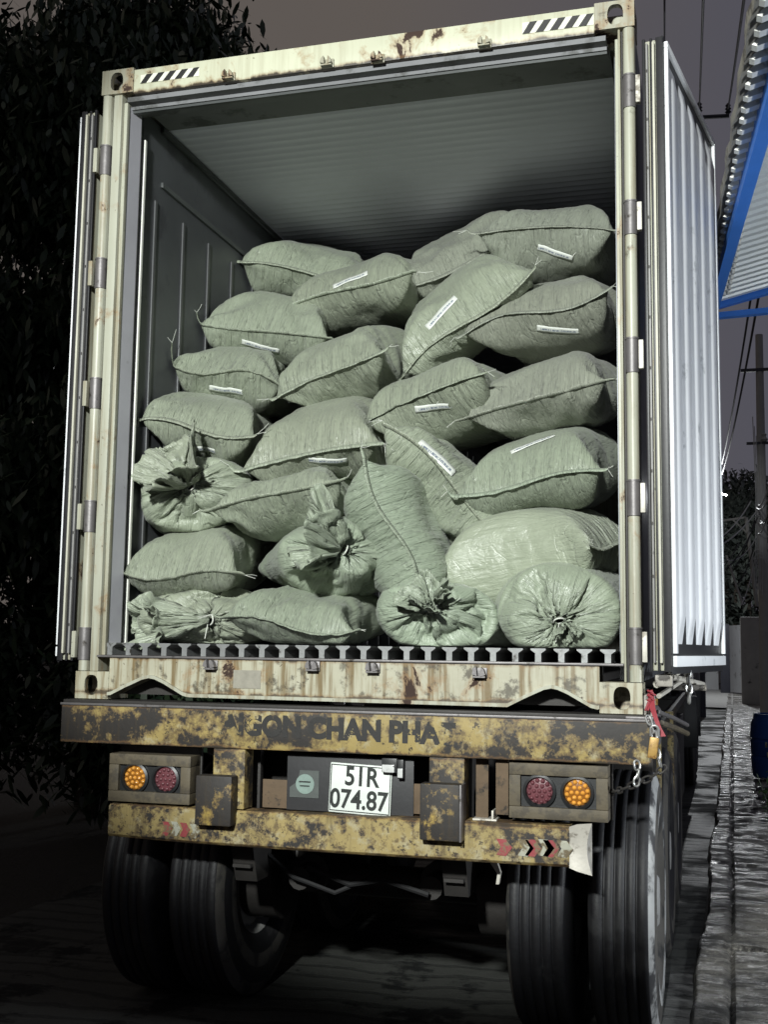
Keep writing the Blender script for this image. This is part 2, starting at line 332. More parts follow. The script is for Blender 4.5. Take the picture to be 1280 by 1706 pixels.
# ------------------------------------------------------------------ mesh helpers
class MB:
    """collects shapes in world coordinates and links them as ONE mesh object"""
    def __init__(s, T=None): s.v = []; s.f = []; s.sm = []; s.mi = []; s.cur = 0; s.T = T
    def add(s, vs, fs, smooth=False):
        o = len(s.v); s.v += [tuple(v) for v in vs]; s.f += [tuple(i+o for i in f) for f in fs]
        s.sm += [smooth]*len(fs); s.mi += [s.cur]*len(fs); return s
    def box(s, x0, x1, y0, y1, z0, z1, bev=0.):
        if bev <= 0:
            vs = [(x, y, z) for z in (z0, z1) for y in (y0, y1) for x in (x0, x1)]
            return s.add(vs, [(0, 2, 3, 1), (4, 5, 7, 6), (0, 1, 5, 4), (2, 6, 7, 3), (0, 4, 6, 2), (1, 3, 7, 5)])
        bm = bmesh.new(); bmesh.ops.create_cube(bm, size=1)
        for v in bm.verts: v.co = Vector(((x0+x1)/2+v.co.x*(x1-x0), (y0+y1)/2+v.co.y*(y1-y0), (z0+z1)/2+v.co.z*(z1-z0)))
        bmesh.ops.bevel(bm, geom=bm.edges[:], offset=bev, segments=2, profile=.6, affect='EDGES')
        bm.verts.index_update()
        s.add([v.co for v in bm.verts], [[v.index for v in f.verts] for f in bm.faces]); bm.free(); return s
    def prism(s, pts, a, b, axis='y', smooth=False):
        """polygon pts (2-D) swept along axis from a to b"""
        mk = {'y': lambda p, t: (p[0], t, p[1]), 'x': lambda p, t: (t, p[0], p[1]), 'z': lambda p, t: (p[0], p[1], t)}[axis]
        n = len(pts); vs = [mk(p, a) for p in pts]+[mk(p, b) for p in pts]
        fs = [(i, (i+1) % n, n+(i+1) % n, n+i) for i in range(n)]+[tuple(range(n-1, -1, -1)), tuple(range(n, 2*n))]
        return s.add(vs, fs, smooth)
    def strip(s, prof, a, b, axis='y', smooth=False, closed=False):
        mk = {'y': lambda p, t: (p[0], t, p[1]), 'x': lambda p, t: (t, p[0], p[1]), 'z': lambda p, t: (p[0], p[1], t)}[axis]
        n = len(prof); vs = [mk(p, a) for p in prof]+[mk(p, b) for p in prof]
        return s.add(vs, [(i, (i+1) % n, n+(i+1) % n, n+i) for i in range(n if closed else n-1)], smooth)
    def tube(s, pts, r, n=8, caps=True):
        pts = [Vector(p) for p in pts]; rs = r if isinstance(r, (list, tuple)) else [r]*len(pts)
        vs = []; fs = []; up = None
        for i, p in enumerate(pts):
            t = (pts[min(i+1, len(pts)-1)]-pts[max(i-1, 0)]).normalized()
            if up is None: up = Vector((0, 0, 1)) if abs(t.z) < .9 else Vector((1, 0, 0))
            a = t.cross(up); a = a.normalized() if a.length > 1e-6 else t.orthogonal().normalized()
            up = a.cross(t)
            for k in range(n):
                q = 2*math.pi*k/n; vs.append(p+(a*math.cos(q)+up*math.sin(q))*rs[i])
        for i in range(len(pts)-1):
            for k in range(n): fs.append((i*n+k, i*n+(k+1) % n, (i+1)*n+(k+1) % n, (i+1)*n+k))
        if caps: fs += [tuple(range(n-1, -1, -1)), tuple(range((len(pts)-1)*n, len(pts)*n))]
        return s.add(vs, fs, True)
    def lathe(s, prof, c, axis='x', n=48, smooth=True, a0=0., a1=2*math.pi):
        """profile (radius, along axis); c is the centre"""
        vs = []; m = len(prof); full = abs(a1-a0-2*math.pi) < 1e-6; nn = n if full else n+1
        for k in range(nn):
            q = a0+(a1-a0)*k/n; ca, sa = math.cos(q), math.sin(q)
            for r, h in prof:
                if axis == 'x': vs.append((c[0]+h, c[1]+r*ca, c[2]+r*sa))
                elif axis == 'y': vs.append((c[0]+r*ca, c[1]+h, c[2]+r*sa))
                else: vs.append((c[0]+r*ca, c[1]+r*sa, c[2]+h))
        fs = []
        for k in range(n):
            k2 = (k+1) % nn
            for i in range(m-1): fs.append((k*m+i, k2*m+i, k2*m+i+1, k*m+i+1))
        return s.add(vs, fs, smooth)
    def disc(s, c, r, axis='y', n=32, h=.004, r2=None):
        r2 = r if r2 is None else r2
        return s.lathe([(0, 0), (r, 0), (r2, h), (0, h)] if axis != 'y' else [(0, 0), (r, 0), (r2, -h), (0, -h)], c, axis, n, False)
    def hole_plate(s, x0, x1, z0, z1, y0, y1, hx, hz, hw, hh, n=40, sq=2.6):
        """plate between y0 and y1 with a rounded hole; use T to turn it"""
        vs = []
        for k in range(n):
            q = 2*math.pi*k/n; ca, sa = math.cos(q), math.sin(q)
            m_ = max(abs(ca)/((x1-x0)/2), abs(sa)/((z1-z0)/2)); ox, oz = (x0+x1)/2+ca/m_, (z0+z1)/2+sa/m_
            e = 2/sq; ix = hx+math.copysign(abs(ca)**e, ca)*hw; iz = hz+math.copysign(abs(sa)**e, sa)*hh
            vs += [(ox, y0, oz), (ix, y0, iz), (ox, y1, oz), (ix, y1, iz)]
        fs = []
        for k in range(n):
            a, b = 4*k, 4*((k+1) % n)
            fs += [(a, b, b+1, a+1), (a+2, a+3, b+3, b+2), (a+1, b+1, b+3, a+3), (a, a+2, b+2, b)]
        return s.add(vs, fs)
    def build(s, name, mat, parent=None, kind=None, keep=None):
        me = bpy.data.meshes.new(name)
        vs = [s.T @ Vector(v) for v in s.v] if s.T is not None else s.v
        org = root_of(parent) if parent is not None else Vector((0, 0, 0))
        if parent is None and keep is not None: org = Vector(keep)
        me.from_pydata([tuple(Vector(v)-org) for v in vs], [], s.f)
        me.polygons.foreach_set('use_smooth', s.sm)
        for mm in (mat if isinstance(mat, (list, tuple)) else [mat]): me.materials.append(mm)
        me.set_sharp_from_angle(angle=R(38))
        if any(s.mi): me.polygons.foreach_set('material_index', s.mi)
        o = bpy.data.objects.new(name, me); COL.objects.link(o)
        if parent is not None: o.parent = parent
        else: o.location = org
        if kind: o['kind'] = kind
        return o
def root_of(o):
    while o.parent is not None: o = o.parent
    return Vector(o.location)
def tag(o, label, cat, group=None):
    o['label'] = label; o['category'] = cat
    if group: o['group'] = group
    return o
def thing(name, label, cat, loc=(0, 0, 0), group=None):
    o = bpy.data.objects.new(name, None); COL.objects.link(o); o.location = loc; o.empty_display_size = .2
    return tag(o, label, cat, group)
def text_mesh(body, size, name, mat, parent, M4, extrude=.001, bold=.0, xs=1.):
    cu = bpy.data.curves.new('t', 'FONT'); cu.body = body; cu.size = size; cu.extrude = extrude; cu.offset = bold
    cu.align_x = 'CENTER'; cu.align_y = 'CENTER'; cu.resolution_u = 6
    to = bpy.data.objects.new('t', cu); COL.objects.link(to)
    me = bpy.data.meshes.new_from_object(to.evaluated_get(bpy.context.evaluated_depsgraph_get()))
    bpy.data.objects.remove(to); bpy.data.curves.remove(cu)
    org = root_of(parent)
    for v in me.vertices: v.co = (M4 @ Vector((v.co.x*xs, v.co.y, v.co.z))) - org
    me.name = name; me.materials.clear(); me.materials.append(mat)
    o = bpy.data.objects.new(name, me); COL.objects.link(o); o.parent = parent
    return o
def facing(x, y, z):            # text plane that faces the rear (-y)
    return Matrix.Translation((x, y, z)) @ Matrix.Rotation(R(90), 4, 'X')

# ------------------------------------------------------------------ ground
def kerb_x(y): return 1.355+.0125*y
g = MB(); g.add([(-120, -40, -.012), (120, -40, -.012), (120, 300, -.012), (-120, 300, -.012)], [(0, 1, 2, 3)])
g.build('ground', M['earth'], None, 'structure')
g = MB(); g.add([(-2.6, -14, 0), (kerb_x(-14), -14, 0), (kerb_x(70), 70, 0), (-2.6, 70, 0)], [(0, 1, 2, 3)])
g.build('road', M['road'], None, 'structure')
def value_noise(seed):
    lat = np.random.RandomState(seed).rand(64, 512)
    def vn(x, y):
        x = np.asarray(x) % 62; y = np.asarray(y) % 510; i = x.astype(int); j = y.astype(int); a = x-i; c = y-j
        a = a*a*(3-2*a); c = c*c*(3-2*c)
        return (lat[i, j]*(1-a)+lat[i+1, j]*a)*(1-c)+(lat[i, j+1]*(1-a)+lat[i+1, j+1]*a)*c
    return vn
def pavement():
    # worn, broken concrete walk: one relief sheet from the kerb lip outwards
    vn = value_noise(3); nx, ny = 84, 620
    t = np.linspace(0, 1, nx+1)[None, :]; yy = (-3+(np.linspace(0, 1, ny+1)**1.9)*48)[:, None]
    x0 = 1.355+.0125*yy; ragged = .06*(vn(3+0*yy, yy*1.3+20)-.5)+.022*(vn(9+0*yy, yy*6+20)-.5)
    off = t**1.7*3.4; X = x0+off+ragged*np.exp(-off/.08); Y_ = yy+0*off
    A = lambda fx, fy, s: vn(off*fx+s, Y_*fy+40+s)-.5
    H = .050+.024*A(1.2, 1.8, 2)+.010*A(2.5, 5, 5)+.007*A(8, 14, 9)+.006*A(20, 26, 12)
    ledge = vn(off*1.2+4, Y_*2.6+60+off*1.5); H += .010*np.floor(ledge*4)/4      # spalled layers
    joint = np.abs(off-.155+.012*A(0, 6, 3)); H -= .030*np.exp(-(joint/.010)**2)
    jy = np.abs(((Y_+.25*A(2, 1, 7)) / 1.35) % 1-.5); H -= .035*np.exp(-(jy/.012)**2)
    H *= np.clip(off/.014+.05, 0, 1)
    H[:, 0] = -.012
    V_ = np.stack([X, Y_, H], -1); ix = np.arange((ny+1)*(nx+1)).reshape(ny+1, nx+1)
    F_ = np.stack([ix[:-1, :-1], ix[:-1, 1:], ix[1:, 1:], ix[1:, :-1]], -1).reshape(-1, 4)
    MB().add(V_.reshape(-1, 3).tolist(), F_.tolist(), True).build('pavement', M['pavement'], None, 'structure')
pavement()

# ------------------------------------------------------------------ shipping container
CT = thing('shipping_container', 'open cream refrigerated shipping container loaded with green sacks, standing on the rusty trailer', 'container', (0, 0, Z0))
def cz(*a): return [v+Z0 for v in a]
LEN = 12.19
def casting(sx, top):
    z0, z1 = (2.778, 2.896) if top else (0., .118)
    b = MB()
    x_out, x_in = 1.219, 1.057
    xa, xb = sorted((sx*x_out, sx*x_in))
    b.hole_plate(xa, xb, Z0+z0, Z0+z1, -.001, .028, (xa+xb)/2-sx*-.004, Z0+(z0+z1)/2, .032, .044)
    # side plate with its own hole, turned to face sideways
    p = MB(); p.hole_plate(.028, .178, Z0+z0, Z0+z1, -.014, .014, .10, Z0+(z0+z1)/2, .045, .036)
    cxx = sx*(x_out-.014)
    p.v = [(cxx+v[1], v[0], v[2]) for v in p.v]; b.add(p.v, p.f)
    b.box(xa if sx > 0 else xb-.012, xa+.012 if sx > 0 else xb, .028, .178, Z0+z0, Z0+z1)
    xx = sorted((sx*(x_out-.028), sx*(x_in+.012)))
    if top: b.box(xx[0], xx[1], .028, .178, Z0+z0, Z0+z0+.02)
    else: b.box(xx[0], xx[1], .028, .178, Z0+z1-.02, Z0+z1); b.box(xx[0], xx[1], .16, .178, Z0+z0, Z0+z1-.02)
    return b
for sx, top in ((-1, 1), (1, 1), (-1, 0), (1, 0)):
    casting(sx, top).build('corner_casting', M['cream_rusty'] if top else M['cream_sill'], CT)
# header, its stepped underside and small keepers
h = MB(); h.box(-1.057, 1.057, .004, .10, Z0+2.768, Z0+2.886, .004); hd = h.build('header', M['cream_header'], CT)
u = MB()
u.box(-1.10, 1.10, .03, .075, Z0+2.745, Z0+2.7675); u.box(-1.10, 1.10, .076, .13, Z0+2.728, Z0+2.77); u.box(-1.10, 1.10, .131, .19, Z0+2.742, Z0+2.80)
u.build('header_gasket', M['header_under'], CT)
u = MB(); u.box(-1.10, 1.10, .085, .10, Z0+2.716, Z0+2.7275); u.build('header_seal', M['jamb_dark'], CT)
u = MB(); u.box(-1.10, 1.10, .191, .45, Z0+2.795, Z0+2.82); u.build('ceiling_band', M['header_under'], CT)
rk = random.Random(2)
def keeper(px, py, up):
    p = atY(px, py, 0); k = MB(); x, z = p.x, p.z
    k.box(x-.030, x+.030, -.006, .003, z-.022, z+.018, .003)
    k.prism([(x-.026, z-.008), (x-.006, z-.014), (x-.010, z+.022), (x-.022, z+.010)], -.034, -.007)
    k.prism([(x+.008, z-.016), (x+.028, z-.010), (x+.020, z+.012), (x+.010, z+.020)], -.034, -.007)
    k.box(x-.024, x+.026, -.030, -.007, z-.021, z-.0145)
    k.build('lock_keeper', M['cream_rusty'] if up else M['steel_grey'], CT)
for a in ((382, 128, 1), (546, 106, 1), (630, 98, 1), (808, 73, 1), (352, 1107, 0), (522, 1109, 0), (622, 1112, 0), (800, 1120, 0)): keeper(*a)
# hazard stickers
def hazard(ax, ay, bx, by, hh):
    p, q = atY(ax, ay, 0), atY(bx, by, 0)
    w = MB(); w.box(p.x, q.x, .0005, .003, p.z-hh, p.z)
    o = w.build('hazard_sticker', M['hazard_white'], CT)
    n = 5; st = (q.x-p.x)/n; zc = p.z
    for i in range(n):
        k = MB()
        a = p.x+st*i
        pts = [(a-.004, zc-hh), (a+st*.50, zc-hh), (a+st*1.06, zc), (a+st*.52, zc)]
        pts = [(min(max(x_, p.x), q.x), z_) for x_, z_ in pts]
        k.prism(pts, -.0008, .0002); k.build('stripe', M['hazard_black'], o)
hazard(234, 125, 332, 113, .042)
hazard(871, 38, 990, 24, .050)
# corner posts: hinge bar, front plate, jamb steps
for sx in (-1, 1):
    b = MB()
    w_in = 1.118 if sx < 0 else 1.150
    def bx(x0, x1, y0, y1, z0=.1185, z1=2.7775, bev=0.):
        a, c = sorted((sx*x0, sx*x1)); b.box(a, c, y0, y1, Z0+z0, Z0+z1, bev)
    bx(1.170, 1.216, .020, .14, bev=.004); b.lathe([(0, 0), (.0235, 0), (.0235, 2.655), (0, 2.655)], (sx*1.1945, .0225, Z0+.1205), 'z', 20)
    bx(w_in, 1.160, .012, .14, bev=.005)
    b.build('corner_post', M['cream'], CT)
    b = MB(); bx(1.1605, 1.1675, .035, .13); b.build('post_groove', M['steel_dark'], CT)
    if sx < 0:
        b = MB(); bx(1.100, 1.1175, .034, .060, .19, 2.745, .003); b.build('jamb_lip', M['cream'], CT)
        b = MB(); b.prism([(-1.1175, .0605), (-1.104, .0605), (-1.088, .150), (-1.1175, .150)], Z0+.19, Z0+2.74, 'z'); b.build('jamb', M['jamb_grey'], CT)
        b = MB(); bx(1.108, 1.17, .1555, .205, .19, 2.74); b.build('jamb_gasket', M['jamb_dark'], CT)
        b = MB(); bx(1.094, 1.135, .2055, .226, .24, 2.64, .003); b.build('edge_trim', M['trim_white'], CT)
    else:
        b = MB(); bx(1.137, 1.1495, .030, .22, .19, 2.745, .003); b.build('jamb', M['cream'], CT)
    # hinges
    for zz in (.235, .80, 1.36, 1.92, 2.46) if sx < 0 else (.255, .83, 1.40, 1.965, 2.50):
        k = MB(); k.lathe([(0, 0), (.0265, 0), (.0265, .135), (0, .135)], (sx*1.1945, .020, Z0+zz-.0675), 'z', 20)
        k.lathe([(.0, .1352), (.029, .1352), (.029, .142), (0, .142)], (sx*1.1945, .020, Z0+zz-.0675), 'z', 20)
        hg = k.build('hinge', M['steel_grey'], CT)
        k = MB(); a, c = sorted((sx*1.221, sx*1.240)); k.box(a, c, -.016, .012, Z0+zz-.058, Z0+zz+.058, .003)
        k.build('hinge_leaf', M['steel_bright'] if sx > 0 else M['cream'], hg)
# sill with two arched fork cut-outs
def arc(xc, w, zb, zt):
    return [(xc-w, zb), (xc-w*.62, zb+(zt-zb)*.45), (xc-w*.18, zt-.006), (xc-w*.02, zt), (xc+w*.12, zt-.004), (xc+w*.35, zb+(zt-zb)*.72), (xc+w*.85, zb+.006), (xc+w, zb)]
bot = [(-1.057, .02)]+arc(-.855, .185, .022, .098)+arc(.875, .175, .018, .094)+[(1.057, .02)]
# front plate as strips between bottom line and top so that the polygon stays convex piecewise
s_ = MB()
for (xa, za), (xb, zb) in zip(bot[:-1], bot[1:]):
    if xb-xa < 1e-4: continue
    s_.add([(xa, .004, Z0+za), (xb, .004, Z0+zb), (xb, .004, Z0+.180), (xa, .004, Z0+.180)], [(0, 1, 2, 3)])
    s_.add([(xa, .004, Z0+za), (xb, .004, Z0+zb), (xb, .10, Z0+zb), (xa, .10, Z0+za)], [(0, 3, 2, 1)])
s_.build('sill', M['cream_sill'], CT)
s_ = MB()
for (xa, za), (xb, zb) in zip(bot[:-1], bot[1:]):
    if xb-xa < 1e-4: continue
    s_.add([(xa, -.012, Z0+za-.004), (xb, -.012, Z0+zb-.004), (xb, -.012, Z0+zb+.010), (xa, -.012, Z0+za+.010),
            (xa, .0035, Z0+za-.004), (xb, .0035, Z0+zb-.004), (xb, .0035, Z0+zb+.010), (xa, .0035, Z0+za+.010)],
           [(0, 1, 2, 3), (3, 2, 6, 7), (0, 4, 5, 1), (1, 5, 6, 2), (0, 3, 7, 4)])
s_.build('sill_flange', M['cream'], CT)
s_ = MB(); s_.box(-1.118, 1.15, -.006, .20, Z0+.1805, Z0+.1895, .002); s_.build('threshold', M['steel_grey'], CT)
s_ = MB(); s_.box(-1.057, 1.057, .1005, .16, Z0+.02, Z0+.18); s_.box(-1.0, 1.0, .16, LEN-.1, Z0+.10, Z0+.18); s_.build('underframe', M['steel_dark'], CT)
# rust-edged scraped patch where a decal came off the sill
p = atY(411, 1131, 0); d = MB(); d.box(p.x-.062, p.x+.062, .0012, .0038, p.z-.040, p.z+.036); d.build('decal_trace', M['scuff'], CT)
# floor of T rails
x = -1.085
while x < 1.10:
    f = MB(); f.prism([(x-.012, .1905), (x+.012, .1905), (x+.012, .225), (x+.030, .238), (x+.030, .244), (x-.030, .244), (x-.030, .238), (x-.012, .225)], .03+rk.random()*.02, LEN-.3)
    x += .0905; f.v = [(v[0], v[1], v[2]+Z0) for v in f.v]; f.build('floor_rail', M['floor_al'], CT)
f = MB(); f.box(-1.11, 1.11, .2005, LEN-.3, Z0+.1805, Z0+.1895); f.build('floor', M['steel_dark'], CT)
# walls, roof, ceiling, front wall
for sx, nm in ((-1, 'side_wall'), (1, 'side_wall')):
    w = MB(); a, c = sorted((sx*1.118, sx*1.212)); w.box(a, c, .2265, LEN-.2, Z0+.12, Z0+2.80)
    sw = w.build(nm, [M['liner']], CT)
    yy = .36
    while yy < 9:
        a, c = sorted((sx*1.110, sx*1.1175)); w = MB(); w.box(a, c, yy, yy+.026, Z0+.26, Z0+2.40, .002); w.build('liner_rib', M['liner_rib'], sw)
        yy += .31
    w = MB(); a, c = sorted((sx*1.104, sx*1.1175)); w.box(a, c, .42, LEN-.3, Z0+2.49, Z0+2.515, .002); w.build('load_line', M['jamb_dark'], sw)
    w = MB(); a, c = sorted((sx*1.098, sx*1.1175)); w.box(a, c, .40, LEN-.3, Z0+2.765, Z0+2.794, .002)
    w.build('load_line', M['jamb_dark'], sw)
w = MB(); w.box(-1.205, 1.205, .10, LEN-.1, Z0+2.822, Z0+2.886); w.build('roof', M['cream'], CT)
w = MB(); w.box(-1.205, 1.205, LEN-.2, LEN, Z0+.12, Z0+2.82); w.build('front_wall', M['cream'], CT)
prof = []; y = .4505; i = 0
while y < LEN-.25:
    for dy, dz in ((0, 0), (.026, 0), (.034, -.005), (.052, -.005), (.060, 0)): prof.append((y+dy, Z0+2.805+dz))
    y += .072
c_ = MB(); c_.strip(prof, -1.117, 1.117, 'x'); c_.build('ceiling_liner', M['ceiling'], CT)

# doors: swung right round against the container's sides
def door(sx, ang):
    # local: u along the width from the hinge, w thickness outwards from the container side (0 outer skin .. .10 inner liner)
    d = Vector((sx*math.sin(R(ang)), math.cos(R(ang)), 0)); n = Vector((sx*math.cos(R(ang)), -math.sin(R(ang)), 0))
    o = Vector((sx*1.247, .016, Z0))
    T = Matrix(((d.x, n.x, 0, o.x), (d.y, n.y, 0, o.y), (0, 0, 1, o.z), (0, 0, 0, 1)))
    W, zb, zt = 1.06, .165, 2.715
    b = MB(T); b.box(.012, W, .004, .074, zb, zt, .006); dr = b.build('door', M['cream'], CT)
    b = MB(T)
    for w0, w1, e in ((.0, .012, 0.), (.030, .040, .004), (.054, .082, .006)): b.box(e-.004, .0115, w0, w1, zb-.004, zt+.004, .003)
    b.box(.0125, W+.012, .0745, .084, zb-.012, zt+.012, .003)
    b.build('door_seal', M['rubber_seal'], dr)
    b = MB(T); b.box(-.010, .0105, .0165, .0245, zb+.03, zt-.02, .002); b.build('seal_lip', M['seal_lip_grey'], dr)
    b = MB(T); b.box(-.014, .0105, .0425, .0515, zb+.03, zt-.02, .002); b.build('seal_lip', M['seal_lip'], dr)
    # rivet dots on the grey lip
    z = zb+.15
    while z < zt-.1: b = MB(T); b.box(-.0125, -.0105, .018, .023, z, z+.012); b.build('rivet', M['steel_dark'], dr); z += .205
    b = MB(T)
    fw = .028
    b.box(.02, W, .0845, .100, zt-fw-.01, zt-.012, .003); b.box(.02, W, .0845, .100, zb+.016, zb+.016+fw+.014, .003)
    b.box(.02, .02+fw, .0845, .100, zb+.0665, zt-fw-.0105, .003); b.box(W-fw, W, .0845, .100, zb+.0665, zt-fw-.0105, .003)
    b.build('liner_frame', M['white_panel'], dr)
    # fluted liner
    u0, u1 = .0545, W-fw-.0005; z0, z1 = zb+.067, zt-fw-.011; nfl = 5; pr = []
    per = (u1-u0)/nfl
    for i in range(nfl):
        for q, hh in ((0, 0), (.10, 0), (.20, 1), (.70, 1), (.80, 0)): pr.append((u0+per*(i+q), hh))
    pr.append((u1, 0)); m = len(pr); vs = []; fs = []
    zs = [z0, z0+.03, z0+.15, z1-.12, z1-.03, z1]; amp = [0, 0, 1, 1, 0, 0]
    for zc_, am in zip(zs, amp):
        for uu, hh in pr: vs.append((uu, .083+.0175*hh*am, zc_))
    for j in range(len(zs)-1):
        for i in range(m-1): fs.append((j*m+i, j*m+i+1, (j+1)*m+i+1, (j+1)*m+i))
    b = MB(T); b.add(vs, fs); b.build('liner', M['white_panel'], dr)
    # outer locking bars
    for uu in (.35, .80): b = MB(T); b.tube([(uu, -.012, zb-.05), (uu, -.012, zt+.05)], .014, 8); b.build('lock_bar', M['steel_grey'], dr)
door(1, 10.3); door(-1, 1.5)

# ------------------------------------------------------------------ semi trailer
TR = thing('semi_trailer', 'battered yellow skeletal semi trailer with worn stencilled beam under the cream container', 'trailer', (0, 0, 0))
def tb(name, mat, boxes, bev=.004, parent=None):
    b = MB()
    for q in boxes: b.box(q[0], q[1], q[2], q[3], Z0+q[4], Z0+q[5], bev)
    return b.build(name, mat, parent or TR)
tb('rear_beam', M['yellow'], [(-1.250, 1.246, -.055, .12, -.186, -.020)], .008)
tb('beam_cap', M['steel_dark'], [(-1.246, 1.242, -.048, .115, -.0195, -.003)], .003)
tb('beam_lip', M['steel_grey'], [(-1.252, 1.248, -.062, -.0555, -.026, -.016), (1.16, 1.262, -.064, .01, -.0155, -.006)], .002)
text_mesh('AIGON CHAN PHAT', .112, 'lettering', M['yellow_letter'], TR, facing(.005, -.0562, Z0-.094) @ Matrix.Rotation(R(-.6), 4, 'Z'), .0006, .0062, .96)
tb('chassis_rail', M['steel_dark'], [(-.535, -.385, .1205, .16, -.48, -.19), (-.51, -.41, .16, 11.5, -.20, -.185), (-.468, -.452, .16, 11.5, -.46, -.2005), (-.51, -.41, .16, 11.5, -.475, -.4605)], .002)
tb('chassis_rail', M['steel_dark'], [(.395, .535, .1205, .16, -.48, -.19), (.41, .51, .16, 11.5, -.20, -.185), (.452, .468, .16, 11.5, -.46, -.2005), (.41, .51, .16, 11.5, -.475, -.4605)], .002)
tb('bumper_post', M['yellow'], [(-.530, -.388, -.045, .05, -.43, -.1865)], .005)
tb('bumper_post', M['yellow'], [(.395, .537, -.045, .05, -.43, -.1865)], .005)
tb('buffer_block', M['yellow_dark'], [(-.575, -.415, -.115, -.0455, -.492, -.292)], .008)
tb('buffer_block', M['yellow_dark'], [(.375, .533, -.115, -.0455, -.497, -.282)], .008)
tb('buffer_cheek', M['steel_grey'], [(.5335, .541, -.12, -.02, -.497, -.282)], .002)
# bumper with slightly drooping ends and a flared cap on the right
b = MB(); secs = [(-1.0, -.435, -.570), (-.62, -.436, -.578), (0, -.432, -.580), (.6, -.424, -.578), (.945, -.424, -.576)]
vs = []; fs = []
for x, zt, zb in secs:
    vs += [(x, -.055, Z0+zb+.012), (x, -.055, Z0+zt-.012), (x, -.043, Z0+zt), (x, .05, Z0+zt), (x, .05, Z0+zb), (x, -.043, Z0+zb)]
for i in range(len(secs)-1):
    for k in range(6): a, c = 6*i+k, 6*i+(k+1) % 6; fs.append((a, a+6, c+6, c))
fs += [tuple(range(6)), tuple(range(6*(len(secs)-1)+5, 6*(len(secs)-1)-1, -1))]
b.add(vs, fs); bump_o = b.build('bumper', M['yellow_pale'], TR)
b = MB(); vs = []; fs = []
for x, zt, zb, yy in ((.9455, -.424, -.576, -.056), (.975, -.413, -.586, -.060), (1.030, -.408, -.600, -.052)):
    for k in range(9):
        t = k/8; bow = .020*math.sin(math.pi*t) if x > 1 else .006*math.sin(math.pi*t)
        vs.append((x-bow, yy+.010*math.sin(math.pi*t), Z0+zt+(zb-zt)*t))
for k in range(9): vs.append((1.022, .03, Z0-.42-.16*k/8))
for i in range(3):
    for k in range(8): a = 9*i+k; fs.append((a, a+1, a+10, a+9))
b.add(vs, fs, True); b.build('bumper_cap', M['steel_bright'], TR)
# chevron reflectors, worn
def chev(x, z, mat, w=.05, hh=.045):
    k = MB(); k.prism([(x, z-hh*.5), (x+w*.6, z-hh*.55), (x+w, z), (x+w*.6, z+hh*.5), (x, z+hh*.5), (x+w*.30, z)], -.0575, -.0552); k.build('reflector', M[mat], bump_o)
for px, py, mt in ((836, 1411, 'chev_red'), (872, 1412, 'chev_white'), (884, 1412, 'chev_red'), (906, 1412, 'chev_white'), (914, 1413, 'chev_red'), (937, 1414, 'chev_white')):
    p = atY(px, py, -.055); chev(p.x-.02, p.z, mt, .062, .060)
for px, py, mt in ((275, 1380, 'chev_red'), (290, 1380, 'chev_white'), (305, 1382, 'chev_red'), (322, 1384, 'chev_white')):
    p = atY(px, py, -.055); chev(p.x-.015, p.z, mt, .046, .055)
# tail lamps
def tail(x0, x1, z0, z1, amber_left):
    b = MB(); t = .045
    b.box(x0, x1, -.04, .06, Z0+z1-t, Z0+z1, .004); b.box(x0, x1, -.04, .06, Z0+z0, Z0+z0+t, .004)
    b.box(x0, x0+t, -.04, .06, Z0+z0+t+.0005, Z0+z1-t-.0005, .004); b.box(x1-t, x1, -.04, .06, Z0+z0+t+.0005, Z0+z1-t-.0005, .004)
    o = b.build('tail_lamp', M['lamp_frame'], TR)
    b = MB(); b.box(x0+t+.0005, x1-t-.0005, -.022, .05, Z0+z0+t+.0005, Z0+z1-t-.0005); b.build('lamp_panel', M['black_plastic'], o)
    xc = (x0+x1)/2; zc = Z0+(z0+z1)/2; r = .050; off = .072
    for sgn in (-1, 1):
        cx = xc+sgn*off; amber = (sgn < 0) == amber_left
        k = MB(); k.lathe([(r+.014, 0), (r+.014, -.012), (r+.004, -.016), (r, -.008), (r, 0)], (cx, -.0225, zc), 'y', 36); k.build('lamp_bezel', M['black_plastic'], o)
        k = MB(); k.lathe([(0, -.007), (r*.6, -.0065), (r*.985, -.003)], (cx, -.0225, zc), 'y', 32); k.cur = 1
        pts = [(0, 0)]+[(.42*math.cos(q), .42*math.sin(q)) for q in [i*math.pi/3 for i in range(6)]]+[(.80*math.cos(q), .80*math.sin(q)) for q in [i*math.pi/6+.2 for i in range(12)]]
        for a, c in pts:
            k.lathe([(0, -.0135), (.0045, -.0120), (.0078, -.0085), (.0090, -.004)], (cx+a*r, -.0225, zc+c*r), 'y', 10)
        k.build('lamp_lens', [M['lens_amber_deep'], M['lens_amber']] if amber else [M['lens_red'], M['lens_red']], o)
tail(-1.015, -.635, -.426, -.226, True)
tail(.712, 1.090, -.405, -.196, False)
for q in ((.655, .705, -.01, .0, -.40, -.1865), (.57, .62, .02, .03, -.42, -.1865)): tb('lamp_bracket', M['rust_plate'], [q], .002)
for q in ((-1.02, -.63, .061, .075, -.43, -.1865), (.71, 1.10, .061, .075, -.41, -.1865)): tb('lamp_bracket', M['steel_dark'], [q], .002)
tb('step_bracket', M['steel_bright'], [(.565, .66, -.02, .06, -.428, -.418), (.640, .648, -.02, .06, -.417, -.385)], .001)
